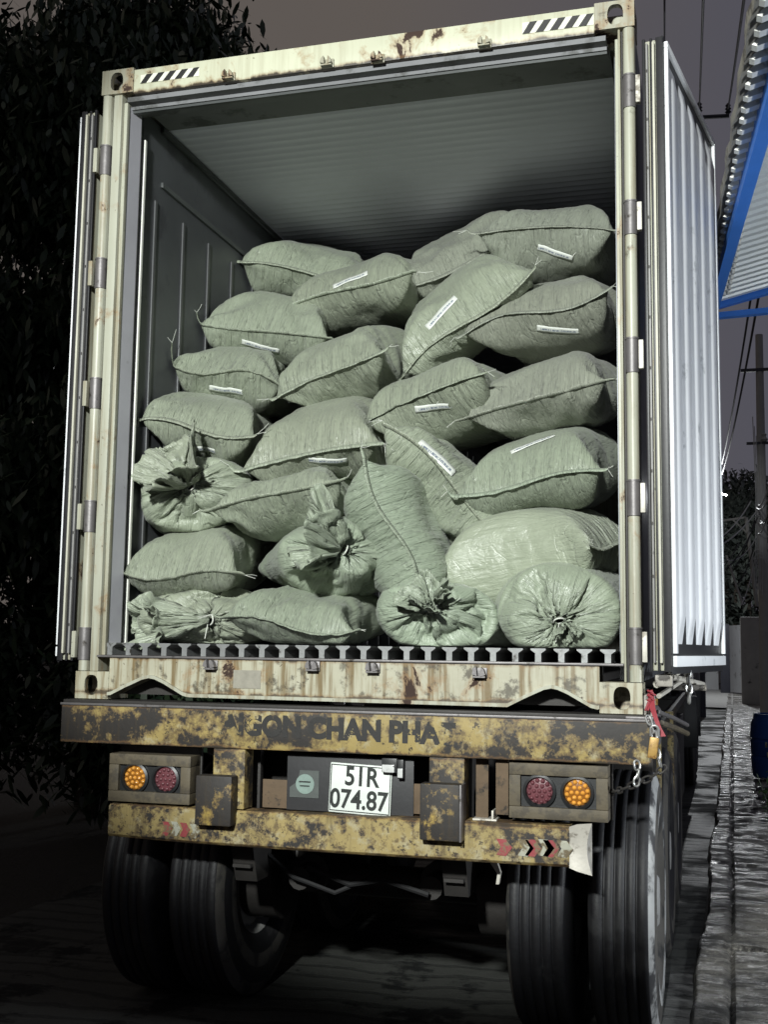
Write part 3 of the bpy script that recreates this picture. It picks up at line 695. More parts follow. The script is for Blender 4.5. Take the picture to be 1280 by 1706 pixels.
# number plate on its board
tb('plate_board', M['board'], [(-.222, .318, .012, .022, -.428, -.205)], .002)
tb('board_bracket', M['rust_plate'], [(-.33, -.2225, .014, .02, -.425, -.31)], .002); tb('board_bracket', M['rust_plate'], [(.3185, .385, .014, .02, -.418, -.30)], .002)
pc = atY(600, 1315, 0); PX, PZ = pc.x, pc.z
Tp = Matrix.Translation((PX, 0, PZ)) @ Matrix.Rotation(R(2.0), 4, 'Y')
b = MB(Tp); b.box(-.131, .131, .0005, .0075, -.099, .099, .006)
PL = b.build('number_plate', M['plate_white'], TR)
b = MB(Tp)
for q in ((-.127, .127, .089, .0925), (-.127, .127, -.0925, -.089)): b.box(q[0], q[1], -.0012, .0003, q[2], q[3])
for q in ((-.127, -.1235), (.1235, .127)): b.box(q[0], q[1], -.0012, .0003, -.0885, .0885)
b.build('plate_rim', M['ink'], PL)
FT = Tp @ Matrix.Rotation(R(90), 4, 'X')
for txt, dx, dz, sz, xsq in (('51R', .005, .046, .105, .86), ('074.87', -.004, -.046, .105, .86)):
    text_mesh(txt, sz, 'plate_characters', M['ink'], PL, FT @ Matrix.Translation((dx, dz, .0012)), .0005, .0022, xsq)
b = MB()
pl = atY(656, 1282, -.01); b.box(pl.x-.045, pl.x+.0185, -.03, .01, pl.z-.012, pl.z+.045, .004); b.box(pl.x+.018, pl.x+.043, -.02, .01, pl.z-.035, pl.z+.04, .003)
lo_ = b.build('plate_lamp', M['black_plastic'], TR)
b = MB(); b.box(pl.x-.042, pl.x+.009, -.034, -.0305, pl.z-.010, pl.z+.020, .002); b.build('lamp_lens', M['lens_clear'], lo_); b = MB(); b.box(pl.x+.020, pl.x+.041, -.024, -.0205, pl.z-.03, pl.z+.006, .002); b.build('lamp_lens', M['lens_clear'], lo_)
b = MB(); p = atY(508, 1306, .011)
b.prism([(p.x-.065, p.z-.055), (p.x+.062, p.z-.055), (p.x+.062, p.z+.055), (p.x-.022, p.z+.055), (p.x-.03, p.z+.01), (p.x-.065, p.z-.015)], .008, .0115)
so = b.build('inspection_plate', M['sticker_plate'], TR)
b = MB(); b.disc((p.x+.002, .0078, p.z), .040, 'y', 32, .0015); st_ = b.build('round_sticker', M['sticker'], so)
b = MB(); b.box(p.x-.024, p.x+.026, .0052, .0058, p.z+.006, p.z+.012); b.build('sticker_print', M['ink'], st_); b = MB(); b.box(p.x-.020, p.x+.022, .0052, .0058, p.z-.010, p.z-.005); b.build('sticker_print', M['ink'], st_)
# running gear
def ring_profile():
    r = .550; pr = []
    # sidewall -> tread with four grooves -> sidewall, width .270
    pr += [(.275, -.100), (.300, -.118), (.360, -.132), (.420, -.136), (.490, -.130), (.526, -.118), (.541, -.108)]
    xs = [-.104, -.066, -.060, -.025, -.019, .019, .025, .060, .066, .104]
    pr.append((r-.004, -.104))
    for i, x in enumerate((-.0635, -.022, .022, .0635)):
        pr += [(r, x-.0055), (r-.014, x-.004), (r-.014, x+.004), (r, x+.0055)]
    pr.append((r-.004, .104))
    pr += [(.541, .108), (.526, .118), (.490, .130), (.420, .136), (.360, .132), (.300, .118), (.275, .100)]
    return pr
def wheel_meshes():
    t = MB()
    p1 = ring_profile(); t.lathe(p1, (0, 0, 0), 'x', 72)
    # chalky scuff band on the outer wall only (own slot)
    m = len(p1)
    rr = np.random.RandomState(5)
    for k in range(72):
        for i in range(m-1):
            f = k*(m-1)+i
            # band on the +x side wall
            if i in (m-7, m-6, m-4): t.mi[f] = 1
            elif i in (m-5, m-3, m-2): t.mi[f] = 2
    rim = MB(); rim.lathe([(.285, -.100), (.262, -.085), (.252, -.02), (.250, .05), (.235, .062), (.175, .066), (.150, .030), (.130, .028), (.128, .10), (.095, .125), (.0, .128)], (0, 0, 0), 'x', 40)
    rim.lathe([(.250, .05), (.262, .085), (.285, .100)], (0, 0, 0), 'x', 40)
    for k in range(10):
        q = 2*math.pi*k/10; rim.lathe([(0, .062), (.013, .062), (.013, .092), (0, .094)], (0, .158*math.cos(q), .158*math.sin(q)), 'x', 6)
    return t, rim
_t, _r = wheel_meshes()
def mk_mesh(mb, name, mats):
    me = bpy.data.meshes.new(name); me.from_pydata(mb.v, [], mb.f); me.polygons.foreach_set('use_smooth', mb.sm)
    for q in mats: me.materials.append(q)
    me.polygons.foreach_set('material_index', mb.mi); return me
ME_T = mk_mesh(_t, 'tyre', [M['tyre'], M['scuffed_side'], M['muddy_side']]); ME_TP = mk_mesh(_t, 'tyre', [M['tyre'], M['muddy_side'], M['tyre']]); ME_R = mk_mesh(_r, 'wheel', [M['rim']])
def wheel(x, y, parent, flip, scuff=False, rot=0.):
    o = bpy.data.objects.new('wheel', ME_R); COL.objects.link(o); o.parent = parent
    o.location = Vector((x, y, .547)) - root_of(parent); o.rotation_euler = (rot, 0, math.pi if flip else 0)
    c = bpy.data.objects.new('tyre', ME_T if scuff else ME_TP); COL.objects.link(c); c.parent = o
AX = (.74, 2.06, 3.38)
for i, y in enumerate(AX):
    for sx in (-1, 1):
        wheel(1.11 if sx > 0 else -1.05, y, TR, sx < 0, sx > 0 and i == 0, i*.7+sx); wheel(.78 if sx > 0 else -.72, y, TR, sx > 0, False, i*.9)
for y in AX:
    b = MB(); b.tube([(-1.0, y, .547), (1.0, y, .547)], .072, 14)
    for sx in (-1, 1): b.lathe([(0, -.09), (.20, -.09), (.20, .07), (0, .07)], (sx*.56, y, .547), 'x', 28); b.box(sx*.46-.05, sx*.46+.05, y-.06, y+.06, .56, .68, .005)
    b.build('axle', M['steel_dark'], TR)
for sx in (-1, 1):
    for y in AX:
        b = MB()
        for k in range(5):
            L = .62-.09*k; b.box(sx*.46-.04, sx*.46+.04, y-L, y+L, .685-.013*k, .699-.013*k)
        b.build('leaf_spring', M['steel_dark'], TR)
    for y in (.24, 1.40, 2.72, 4.05): b = MB(); b.prism([(y-.13, .80), (y+.13, .80), (y+.06, .62), (y-.06, .62)], sx*.46-.05, sx*.46+.05, 'x'); b.build('spring_hanger', M['steel_dark'], TR)
for y in (.30, 1.5, 2.85, 4.3, 6, 8, 10): tb('cross_member', M['steel_dark'], [(-.4515, .4515, y, y+.09, -.44, -.22)], .003)
b = MB()
for sx in (-1, 1): b = MB(); b.tube([(sx*.30, .55, .60), (sx*.30, .80, .60)], .085, 16); b.tube([(sx*.30, .40, .60), (sx*.30, .55, .60)], .05, 12); b.build('brake_chamber', M['steel_dark'], TR)
b = MB(); b.tube([(-.25, .36, .66), (-.05, .36, .60), (.1, .36, .63), (.3, .36, .58)], .012, 6)
b.build('air_hose', M['black'], TR); b = MB(); b.tube([(-.42, .30, .72), (-.30, .33, .62), (-.12, .36, .56), (.02, .40, .62)], .010, 6)
b.build('air_hose', M['black'], TR)
b = MB(); b.prism([(.62-.01, -.0), (.64, .0), (.655, -.04), (.648, -.085), (.636, -.085), (.642, -.045)], .10, .125); b.v = [(v[0], v[1], v[2]+Z0-.60) for v in b.v]; b.build('hook', M['steel_bright'], TR)
# mudflap bracket behind the left wheels and small outriggers on the right side
for y in (1.36, 2.68, 4.3, 6.5):
    tb('outrigger', M['steel_dark'], [(.5105, 1.20, y, y+.10, -.40, -.20)], .003); tb('outrigger', M['steel_dark'], [(-1.20, -.5105, y, y+.10, -.40, -.20)], .003)
tb('side_post', M['yellow_pale'], [(1.165, 1.222, 1.37, 1.43, -1.02, -.13)], .004); tb('side_post', M['yellow_pale'], [(1.185, 1.235, 2.70, 2.76, -.95, -.12)], .004)
tb('side_rail', M['yellow_dark'], [(1.15, 1.215, .75, .80, -.33, -.13), (1.17, 1.215, .8005, 6.5, -.19, -.13)], .004)
tb('toolbox', M['steel_dark'], [(.96, 1.20, 4.5, 6.2, -.98, -.30)], .02)
# container lock and bracket clutter beside the right corner
for q in ((1.222, 1.262, .02, .10, -.02, .075), (1.264, 1.330, .04, .10, .105, .150), (1.29, 1.45, .60, .64, .075, .10)): tb('lock_plate', M['lock_dull'], [q], .006)
for A, B, r_ in ((atY(1098, 1160, .25), atY(1150, 1125, .55), .010), (atY(1120, 1128, .3), atY(1172, 1140, .8), .012), (atY(1095, 1140, .2), atY(1140, 1112, .5), .016)):
    b = MB(); b.tube([A, B], r_, 8); b.build('tie_bar', M['steel_bright'], TR)
b = MB(); p = atX(1135, 1150, 1.17); b.lathe([(0, 0), (.045, 0), (.05, .02), (.05, .16), (.035, .18), (0, .18)], (1.19, 1.05, Z0-.19), 'z', 18); b.build('air_canister', M['steel_grey'], TR)
b = MB(); b.lathe([(0, .181), (.036, .181), (.036, .21), (0, .212)], (1.19, 1.05, Z0-.19), 'z', 18); b.build('canister_cap', M['padlock'], TR)

# bars lying across the side frame
rr = random.Random(8)
for i, (a, c_, rad, mt, lab) in enumerate((
    ((1097, 1186, .45), (1146, 1208, 1.25), .010, 'steel_grey', 'thin grey steel bar lying across the trailer side, the upper of two'),
    ((1103, 1205, .45), (1146, 1222, 1.25), .013, 'padlock', 'thick tan bar lying across the trailer side, the lower of two'))):
    b = MB(); A, B = atY(*a), atY(*c_); b.tube([A, A.lerp(B, .5)+Vector((0, 0, .004)), B], rad, 8)
    tag(b.build('steel_bar', M[mt] if mt != 'padlock' else M['lamp_frame'], None, keep=A), lab, 'metal bar', 'bars on the trailer side')

# ------------------------------------------------------------------ tractor unit ahead of the trailer
TK = thing('tractor_unit', 'dark tractor unit almost hidden ahead of the trailer', 'truck', (0, 13.0, 0))
def kb(name, mat, boxes, bev=.01):
    b = MB()
    for q in boxes: b.box(*q, bev)
    return b.build(name, mat, TK)
kb('chassis', M['steel_dark'], [(-.48, -.40, 9.6, 15.6, .75, 1.0), (.40, .48, 9.6, 15.6, .75, 1.0), (-.399, .399, 10.9, 11.1, .8, .95)])
for y in (10.4, 11.75):
    for sx in (-1, 1): wheel(sx*1.09, y, TK, sx < 0); wheel(sx*.76, y, TK, sx > 0)
for sx in (-1, 1): wheel(sx*1.05, 14.9, TK, sx < 0)
for q in ((.62, 1.26, 9.72, 9.76, .50, 1.10), (-1.26, -.62, 9.72, 9.76, .50, 1.10), (.62, 1.26, 12.45, 12.5, .45, 1.10)): kb('mudguard', M['black_plastic'], [q])
kb('fuel_tank', M['steel_grey'], [(.62, 1.22, 12.8, 14.0, .45, .98)], .06)
cab = kb('cab', M['steel_grey'], [(-1.22, 1.22, 13.6, 15.5, 1.05, 3.0)], .12)
for q in ((-1.05, 1.05, 15.505, 15.515, 1.95, 2.75), (1.222, 1.228, 14.4, 15.3, 1.9, 2.6), (-1.228, -1.222, 14.4, 15.3, 1.9, 2.6)): b = MB(); b.box(*q); b.build('window', M['black'], cab)

# ------------------------------------------------------------------ chain, padlock, strap
def link_chain(name, pts, mat, label, r=.0045, ln=.034, wd=.011):
    pts = [Vector(p) for p in pts]; acc = [0]
    for a, c in zip(pts[:-1], pts[1:]): acc.append(acc[-1]+(c-a).length)
    def at(s):
        s = min(max(s, 0), acc[-1]-1e-6)
        for i in range(len(pts)-1):
            if s <= acc[i+1]: return pts[i].lerp(pts[i+1], (s-acc[i])/(acc[i+1]-acc[i])), (pts[i+1]-pts[i]).normalized()
    b = MB(); s = 0; k = 0
    while s < acc[-1]:
        p, t = at(s); sd = t.cross(Vector((.3, -1, .2))).normalized(); sd2 = t.cross(sd)
        w = sd if k % 2 == 0 else sd2
        loop = [p+t*math.copysign(abs(math.cos(q))**.7, math.cos(q))*ln*.62+w*math.sin(q)*wd for q in [2*math.pi*i/12 for i in range(13)]]
        b.tube(loop, r, 6, False); s += ln; k += 1
    return tag(b.build(name, mat, None, keep=pts[0]), label, 'chain')
Pk = lambda x, y, Y: atY(x, y, Y)
link_chain('steel_chain', [Pk(1082, 1200, -.07), Pk(1090, 1222, -.09), Pk(1097, 1262, -.09), Pk(1103, 1280, -.08)], M['shack'], 'steel chain hanging with the yellow padlock from the right end of the beam', .004, .032, .010)
link_chain('dark_chain', [Pk(1103, 1282, -.06), Pk(1085, 1296, -.06), Pk(1060, 1306, -.04), Pk(1035, 1316, .0), Pk(1012, 1322, .10)], M['steel_dark'], 'dark chain draped across the top of the right rear tyre')
link_chain('short_chain', [Pk(1062, 1275, -.06), Pk(1064, 1288, -.06), Pk(1061, 1306, -.06)], M['shack'], 'short length of bright chain hanging under the beam above the right rear tyre', .004, .03, .011)
link_chain('hanging_chain', [Pk(1146, 1118, .35), Pk(1148, 1140, .35), Pk(1149, 1168, .35)], M['shack'], 'bright chain hanging below the bottom edge of the white open door', .005, .036, .012)
p = Pk(1090, 1240, -.10)
PD = thing('padlock', 'weathered yellow padlock hanging on the chain at the right end of the beam', 'padlock', p)
b = MB(Matrix.Translation(p) @ Matrix.Rotation(R(8), 4, 'Y')); b.box(-.017, .017, -.012, .012, -.052, .026, .006); b.build('lock_body', M['padlock'], PD)
b = MB(Matrix.Translation(p) @ Matrix.Rotation(R(8), 4, 'Y')); b.tube([(-.014, 0, .028)]+[(-.014*math.cos(q)-.004, 0, .052+.016*math.sin(q)) for q in [i*math.pi/8 for i in range(9)]]+[(.012, 0, .03)], .005, 8); b.build('shackle', M['shack'], PD)
# red webbing strap, knotted at the top
def strap():
    b = MB(); path = [(1084, 1150, .02), (1086, 1166, .0), (1088, 1180, -.03), (1093, 1196, -.05), (1099, 1212, -.07), (1106, 1227, -.08)]
    P = [Pk(*q) for q in path]; vs = []; fs = []
    for i, q in enumerate(P):
        w = .0095+.002*math.sin(i*1.3); s = Vector((1, -.15, .22+.1*math.sin(i))).normalized()
        vs += [q-s*w, q+s*w, q+s*w+Vector((0, .003, 0)), q-s*w+Vector((0, .003, 0))]
    for i in range(len(P)-1):
        for k in range(4): a, c = 4*i+k, 4*i+(k+1) % 4; fs.append((a, c, c+4, a+4))
    b.add(vs, fs, True)
    for k in range(5):
        q = Pk(1083+rr.random()*6, 1152+k*4, .0); b.tube([q+Vector((-.010, 0, .004)), q+Vector((0, -.010, 0)), q+Vector((.010, 0, -.005))], .0035, 6)
    for dx in (-8, -4): b.tube([Pk(1086, 1160, .0), Pk(1086+dx*.7, 1172, -.01), Pk(1084+dx, 1184, -.02)], .004, 6)
    tag(b.build('red_strap', M['red_strap'], None, keep=P[0]), 'knotted red strap hanging below the bottom right corner of the container', 'strap')
strap()
# ------------------------------------------------------------------ sacks: inflated cloth tubes
DVS = np.concatenate([np.full(26, .0115), np.linspace(.0115, .030, 26)]); DVS *= .95/DVS.sum()
VY = np.concatenate([[0], np.cumsum(DVS)])
NU, NV, SW, SL = 116, len(VY), .66, .95
def simulate(tied, seeds, vols, iters=330):
    n = len(tied); nu, nv = NU, NV; du = 2*SW/nu; h = nu//2
    P = np.zeros((n, nv, nu, 3), np.float32); u = np.arange(nu)
    xs = np.where(u <= h, -SW/2+u*du, SW/2-(u-h)*du); top = np.where((u > 0) & (u < h), 1., np.where(u > h, -1., 0.))
    prof = np.sin(np.pi*VY/SL).clip(0, 1)
    P[..., 0] = xs; P[..., 1] = VY[None, :, None]
    P[..., 2] = top*(.004+.10*np.sqrt(prof)[:, None]*np.sqrt(np.clip(1-(2*xs/SW)**2, 0, 1)))
    pair = (nu-u) % nu
    ru = np.full((n, nv, nu), du, np.float32); rv = np.broadcast_to(DVS[None, :, None], (n, nv-1, nu)).astype(np.float32)
    rd = np.sqrt(du*du+DVS**2).astype(np.float32)[None, :, None]
    noise = np.zeros((n, nv, nu), np.float32); tied = np.array(tied) == 1
    ang = np.pi-2*np.pi*u/nu
    for i in range(n):
        r = np.random.RandomState(seeds[i]); g = r.randn(nv, nu)
        for k in range(2): g = (g+np.roll(g, 1, 0)+np.roll(g, -1, 0))/3*1.5
        noise[i] = g; P[i, ..., 2] += top*g*(.003 if tied[i] else .0008)
        if not tied[i]:
            for k, a in enumerate((.915, .935, .96, .98, .99)): ru[i, k] *= a
            for c0 in (0, h):                      # keep the sewn corners flat
                for d in range(-4, 5): ru[i, :4, (c0+d) % nu] = du*1.01
        for k, a in enumerate((.92, .95, .98)): ru[i, -1-k] *= a
        ru[i] *= 1+.02*g*np.exp(-VY[:, None]/.12)
        if tied[i]:
            r = np.random.RandomState(seeds[i]+50); y = VY; rr_ = np.clip(.03+y, .03, .2)[:, None]; ph = r.rand(3)*6
            pl = 1+.16*np.exp(-y[:, None]/.12)*np.sin(13*ang+ph[0]+1.5*np.sin(2*ang+ph[1]))
            P[i, ..., 0] = rr_*pl*np.cos(ang)*1.25; P[i, ..., 2] = rr_*pl*np.sin(ang)*.7
            P[i, ..., 1] = np.clip(y-.15, 0, 1)[:, None]*.8
            b = np.clip((y-.6)/.3, 0, 1)[:, None]; P[i, ..., 0] = P[i, ..., 0]*(1-b)+xs*b; P[i, ..., 2] *= (1-b*.95)
    V = np.zeros_like(P); vols = np.array(vols, np.float32); pr = np.full(n, 2.0); P = P.astype(np.float32)
    def con(A, B, rest, kc):
        d = B-A; l = np.sqrt(np.einsum('...i,...i', d, d))+1e-9
        q = (l-rest)/l; q = np.where(q < 0, q*kc, q); return d*(.5*q)[..., None]
    for it in range(iters):
        tu = np.roll(P, -1, 2)-np.roll(P, 1, 2)
        tv = np.empty_like(P); tv[:, 1:-1] = P[:, 2:]-P[:, :-2]; tv[:, 0] = 2*(P[:, 1]-P[:, 0]); tv[:, -1] = 2*(P[:, -1]-P[:, -2])
        N = np.cross(tu, tv)*.25
        vol = np.abs((P*N).sum((1, 2, 3)))/3
        if it == 0: sg = np.sign((P*N).sum((1, 2, 3)))
        pr = np.clip(pr+(vols-vol)/vols*.4, 0, 26)
        V = V*.90+N*(sg*pr)[:, None, None, None].astype(np.float32)*1.1
        V[..., 2] -= .00003
        f = ~tied
        V[f, :3, 0:1, 0] -= .0004; V[f, :3, h:h+1, 0] += .0004; V[f, :3, 0:1, 1] -= .0002; V[f, :3, h:h+1, 1] -= .0002
        if it < iters*.6: V += (noise*np.where(tied, .0006, .00012)[:, None, None]*(1-it/(iters*.6)))[..., None]*N/(np.linalg.norm(N, axis=-1, keepdims=True)+1e-9)
        vl = np.sqrt((V*V).sum(-1, keepdims=True)); V *= np.minimum(1, .006/(vl+1e-9))
        Q = P.copy(); P = P+V
        for k in range(3):
            D = np.zeros_like(P)
            c = con(P, np.roll(P, -1, 2), ru, .5); D += c; D -= np.roll(c, 1, 2)
            c = con(P[:, :-1], P[:, 1:], rv, .5); D[:, :-1] += c; D[:, 1:] -= c
            if k == 0:
                c = con(P[:, :-1], np.roll(P, -1, 2)[:, 1:], rd, .3)*.6; D[:, :-1] += c; D[:, 1:] -= np.roll(c, 1, 2)
                c = con(P[:, 1:], np.roll(P, -1, 2)[:, :-1], rd, .3)*.6; D[:, 1:] += c; D[:, :-1] -= np.roll(c, 1, 2)
            P = P+D*.42
            Pe = P[:, -1]; P[:, -1] = .5*(Pe+Pe[:, pair])
            Pf = P[:, 0]; Pf = np.where(tied[:, None, None], Pf, .5*(Pf+Pf[:, pair]))
            for _ in range(2):
                Ls = .5*(np.roll(Pf, 1, 1)+np.roll(Pf, -1, 1)); Ls[:, 0] = Pf[:, 0]; Ls[:, h] = Pf[:, h]; Pf = np.where(tied[:, None, None], Pf, .6*Pf+.4*Ls)
            P[:, 0] = Pf
            for row, rad in ((0, .020), (1, .028), (2, .040)):
                q = P[tied, row]; cen = q.mean(1, keepdims=True); d = q-cen; d[..., 1] *= .3
                ax = np.sqrt(d[..., 0]**2+d[..., 2]**2)[..., None]
                P[tied, row] = cen+np.where(ax > rad, d*(rad/(ax+1e-9)), d)
        V = P-Q
        if it % 20 == 19: P -= P.mean((1, 2), keepdims=True)
    P = P.astype(np.float64)
    for _ in range(3):                                  # taut cloth: relax the small lumps, keep the sewn ends
        L_ = .25*(np.roll(P, 1, 2)+np.roll(P, -1, 2)); L_[:, 1:-1] += .25*(P[:, 2:]+P[:, :-2])
        m = np.zeros((n, nv, nu, 1)); m[~tied, 1:-1] = .6; m[:, 1:6, 0] = 0; m[:, 1:6, h] = 0
        P[:, 1:-1] = P[:, 1:-1]*(1-m[:, 1:-1])+L_[:, 1:-1]*m[:, 1:-1]
    return P

def ruffle_sim(seed, ns=13, nu=112, ln=.15, flare=.55, droop=(0, 0, 0)):
    """gathered mouth beyond the string: cloth with far more girth than room"""
    r = np.random.RandomState(seed); du = 2*SW/nu; dv = ln/(ns-1); u = np.arange(nu); q = 2*np.pi*u/nu
    s = np.arange(ns)*dv; ph = r.rand(6)*6.3
    rad = .020+flare*s; pl = np.clip(s/.05, 0, 1)
    P = np.zeros((ns, nu, 3)); a = q[None]; S_ = s[:, None]
    w = np.sin(7*a+ph[0]+1.3*np.sin(2*a+ph[1]))+.5*np.sin(12*a+ph[2]+S_*20)
    R_ = rad[:, None]*(1+.45*pl[:, None]*w*.6)
    P[..., 0] = R_*np.cos(a+.25*w*pl[:, None]); P[..., 1] = R_*np.sin(a+.25*w*pl[:, None])
    P[..., 2] = S_*(.75+.25*np.sin(3*a+ph[3]))+.02*pl[:, None]*np.sin(5*a+ph[4])
    rag = 1+.16*np.sin(4*q+ph[5])+.10*r.randn(nu).cumsum()/6
    rv = dv*np.clip(rag, .7, 1.25)[None].repeat(ns-1, 0)
    g = r.randn(ns, nu, 3)
    for k in range(3): g = (g+np.roll(g, 1, 1)+np.roll(g, -1, 1))/2.2; g[1:-1] = (g[1:-1]+g[2:]+g[:-2])/2.4
    P += g*.006*pl[:, None, None]
    base = P[:2].copy(); V = np.zeros_like(P)
    for it in range(90):
        V *= .8; V += np.array(droop)*.0004*pl[:, None, None]; P = P+V; Q = P-V
        for k in range(4):
            D = np.zeros_like(P)
            for A, B, rest, ax in ((P, np.roll(P, -1, 1), du*np.clip(.25+s/.05, 0, 1)[:, None], 0), (P[:-1], P[1:], rv, 1)):
                d = B-A; l = np.sqrt((d*d).sum(-1))+1e-9; e = ((l-rest)/l); e = np.where(e < 0, e*.55, e); c = d*(.5*e)[..., None]
                if ax == 0: D += c; D -= np.roll(c, 1, 1)
                else: D[:-1] += c; D[1:] -= c
            P = P+D*.42; P[:2] = base
        V = P-Q
        vl = np.sqrt((V*V).sum(-1, keepdims=True)); V *= np.minimum(1, .004/(vl+1e-9))
    return P

# one row per sack: centre, tip-to-tip angle, width and height in the photograph, depth of its face behind the sill,
# pitch, yaw, kind (0 sewn, 1 tied), fill, seed, material, label spot and angle, words
SK = 'sewn green woven sack'
SACKS = [
 (518, 462, -17, 240, 112, 1.42, 3, 6, 0, .078, 11, 0, None, 'topmost sack on the left, behind the labelled top sack, one pointed ear up'),
 (612, 497, 11, 275, 126, 1.08, 5, -4, 0, .082, 12, 0, (585, 466, 4), 'plump sack in the middle of the top row with its white label above the seam'),
 (785, 432, 20, 235, 116, 1.36, -4, 10, 0, .078, 13, 1, None, 'unlabelled top row sack tucked behind the top right sack'),
 (928, 418, -4, 252, 148, 1.10, 14, -6, 0, .084, 14, 1, (921, 421, -6), 'big grey green sack at the top right with a curling label below its high seam'),
 (455, 552, -11, 252, 120, .92, 3, 6, 0, .080, 15, 0, (435, 576, -13), 'sack below the topmost left sack with a wrinkled label and a frayed ear'),
 (773, 525, 42, 262, 122, .80, -4, -10, 0, .078, 16, 0, (736, 520, 44), 'steeply tilted sack right of centre with a label running up along its seam'),
 (917, 541, 13, 272, 136, .76, 8, -6, 0, .084, 17, 1, (930, 550, 7), 'wide sack under the top right sack with a long label amid its face'),
 (392, 634, -14, 232, 112, .62, 8, 8, 0, .076, 18, 0, (383, 651, -9), 'third sack down beside the left wall, label below its slanting seam'),
 (584, 619, 18, 250, 120, .60, -2, -4, 0, .080, 19, 0, None, 'unlabelled sack in the centre tilted up to the right'),
 (750, 680, 17, 276, 142, .50, 9, -8, 0, .084, 20, 0, (727, 676, 15), 'fat sack right of centre with a label hung by a thread below its seam'),
 (915, 664, 11, 268, 128, .50, 0, -6, 0, .080, 21, 1, None, 'unlabelled sack by the right post between two labelled sacks'),
 (350, 726, -8, 246, 128, .31, 6, 8, 0, .080, 22, 0, (343, 748, 12), 'sack above the upper tied sack, its label tilted up to the right'),
 (546, 736, 8, 276, 130, .40, -9, 0, 0, .084, 23, 0, (542, 769, 4), 'broad sack in the centre with its label below a low seam'),
 (735, 812, -47, 258, 130, .38, 3, -10, 0, .078, 24, 0, (725, 768, -45), 'sack sloping down to the right with a slanted label near its upper end'),
 (904, 792, 8, 278, 136, .30, -4, -6, 0, .086, 25, 2, (888, 741, 9), 'wide sack by the right post with a label near its top edge'),
 (324, 826, 4, 200, 122, .28, 10, 22, 1, .080, 26, 0, None, 'upper tied sack on the left with a large crumpled mouth'),
 (494, 846, 9, 268, 114, .28, 4, 2, 0, .076, 27, 0, None, 'unlabelled sack just above the middle tied sack'),
 (662, 886, -67, 250, 140, .16, -2, -6, 0, .082, 28, 2, None, 'nearly upright sack in the centre with a long pale seam down its face'),
 (892, 926, 10, 318, 150, .24, 0, 78, 0, .092, 29, 0, None, 'long unlabelled sack lying crosswise above the round tied sack at the right'),
 (334, 934, -2, 258, 124, .18, -7, 6, 0, .082, 30, 0, None, 'unlabelled sack at the far left above the sack with the twisted neck'),
 (560, 930, 0, 200, 128, .16, 6, 24, 1, .078, 31, 2, None, 'middle tied sack with its crumpled mouth standing up to the left'),
 (342, 1034, -3, 225, 110, .17, 2, 32, 1, .076, 32, 0, None, 'bottom left sack with a twisted neck and an open crumpled mouth'),
 (520, 1027, -6, 280, 114, .085, -5, 0, 0, .078, 33, 2, None, 'sewn sack in the bottom row with a low curved seam'),
 (733, 1032, -4, 208, 116, .12, 8, 2, 1, .080, 34, 2, None, 'bottom row tied sack with a round crumpled mouth, under the upright sack'),
 (936, 1020, 4, 210, 160, .12, -6, 8, 1, .088, 35, 2, None, 'round tied sack in the bottom right corner with folds running to a white string'),
]
# gathered mouths: direction in the world, length, flare, size
RUF = {15: ((-.34, -.72, .62), .17, .75, 1.05), 20: ((-.78, -.56, .40), .18, .66, 1.05), 21: ((-.55, -.85, .05), .16, .60, 1.0), 23: ((-.12, -.72, .72), .12, .70, .9), 24: ((.25, -.45, -.95), .09, .5, .6)}
_P = simulate([s[8] for s in SACKS], [s[10] for s in SACKS], [s[9]*1.16 for s in SACKS])
IDX = np.arange(NV*NU).reshape(NV, NU)
FACES = np.stack([IDX[:-1], np.roll(IDX, -1, 1)[:-1], np.roll(IDX, -1, 1)[1:], IDX[1:]], -1).reshape(-1, 4)
_fu = np.tile(np.arange(NU), NV-1); _fv = np.repeat(np.arange(NV-1), NU)
UVL = np.stack([np.stack([_fu, _fu+1, _fu+1, _fu], -1)*(2*SW/NU), np.stack([VY[_fv], VY[_fv], VY[_fv+1], VY[_fv+1]], -1)], -1).reshape(-1, 2)
def mesh_np(name, P, F, mat, parent, uv=None, org=None, smooth=True):
    me = bpy.data.meshes.new(name); me.from_pydata((P-np.array(org)).tolist(), [], F.tolist() if hasattr(F, 'tolist') else F)
    me.polygons.foreach_set('use_smooth', [smooth]*len(me.polygons))
    if uv is not None:
        me.uv_layers.new(name='UVMap').data.foreach_set('uv', np.asarray(uv, np.float32).ravel())
    me.materials.append(mat); o = bpy.data.objects.new(name, me); COL.objects.link(o); o.parent = parent; return o
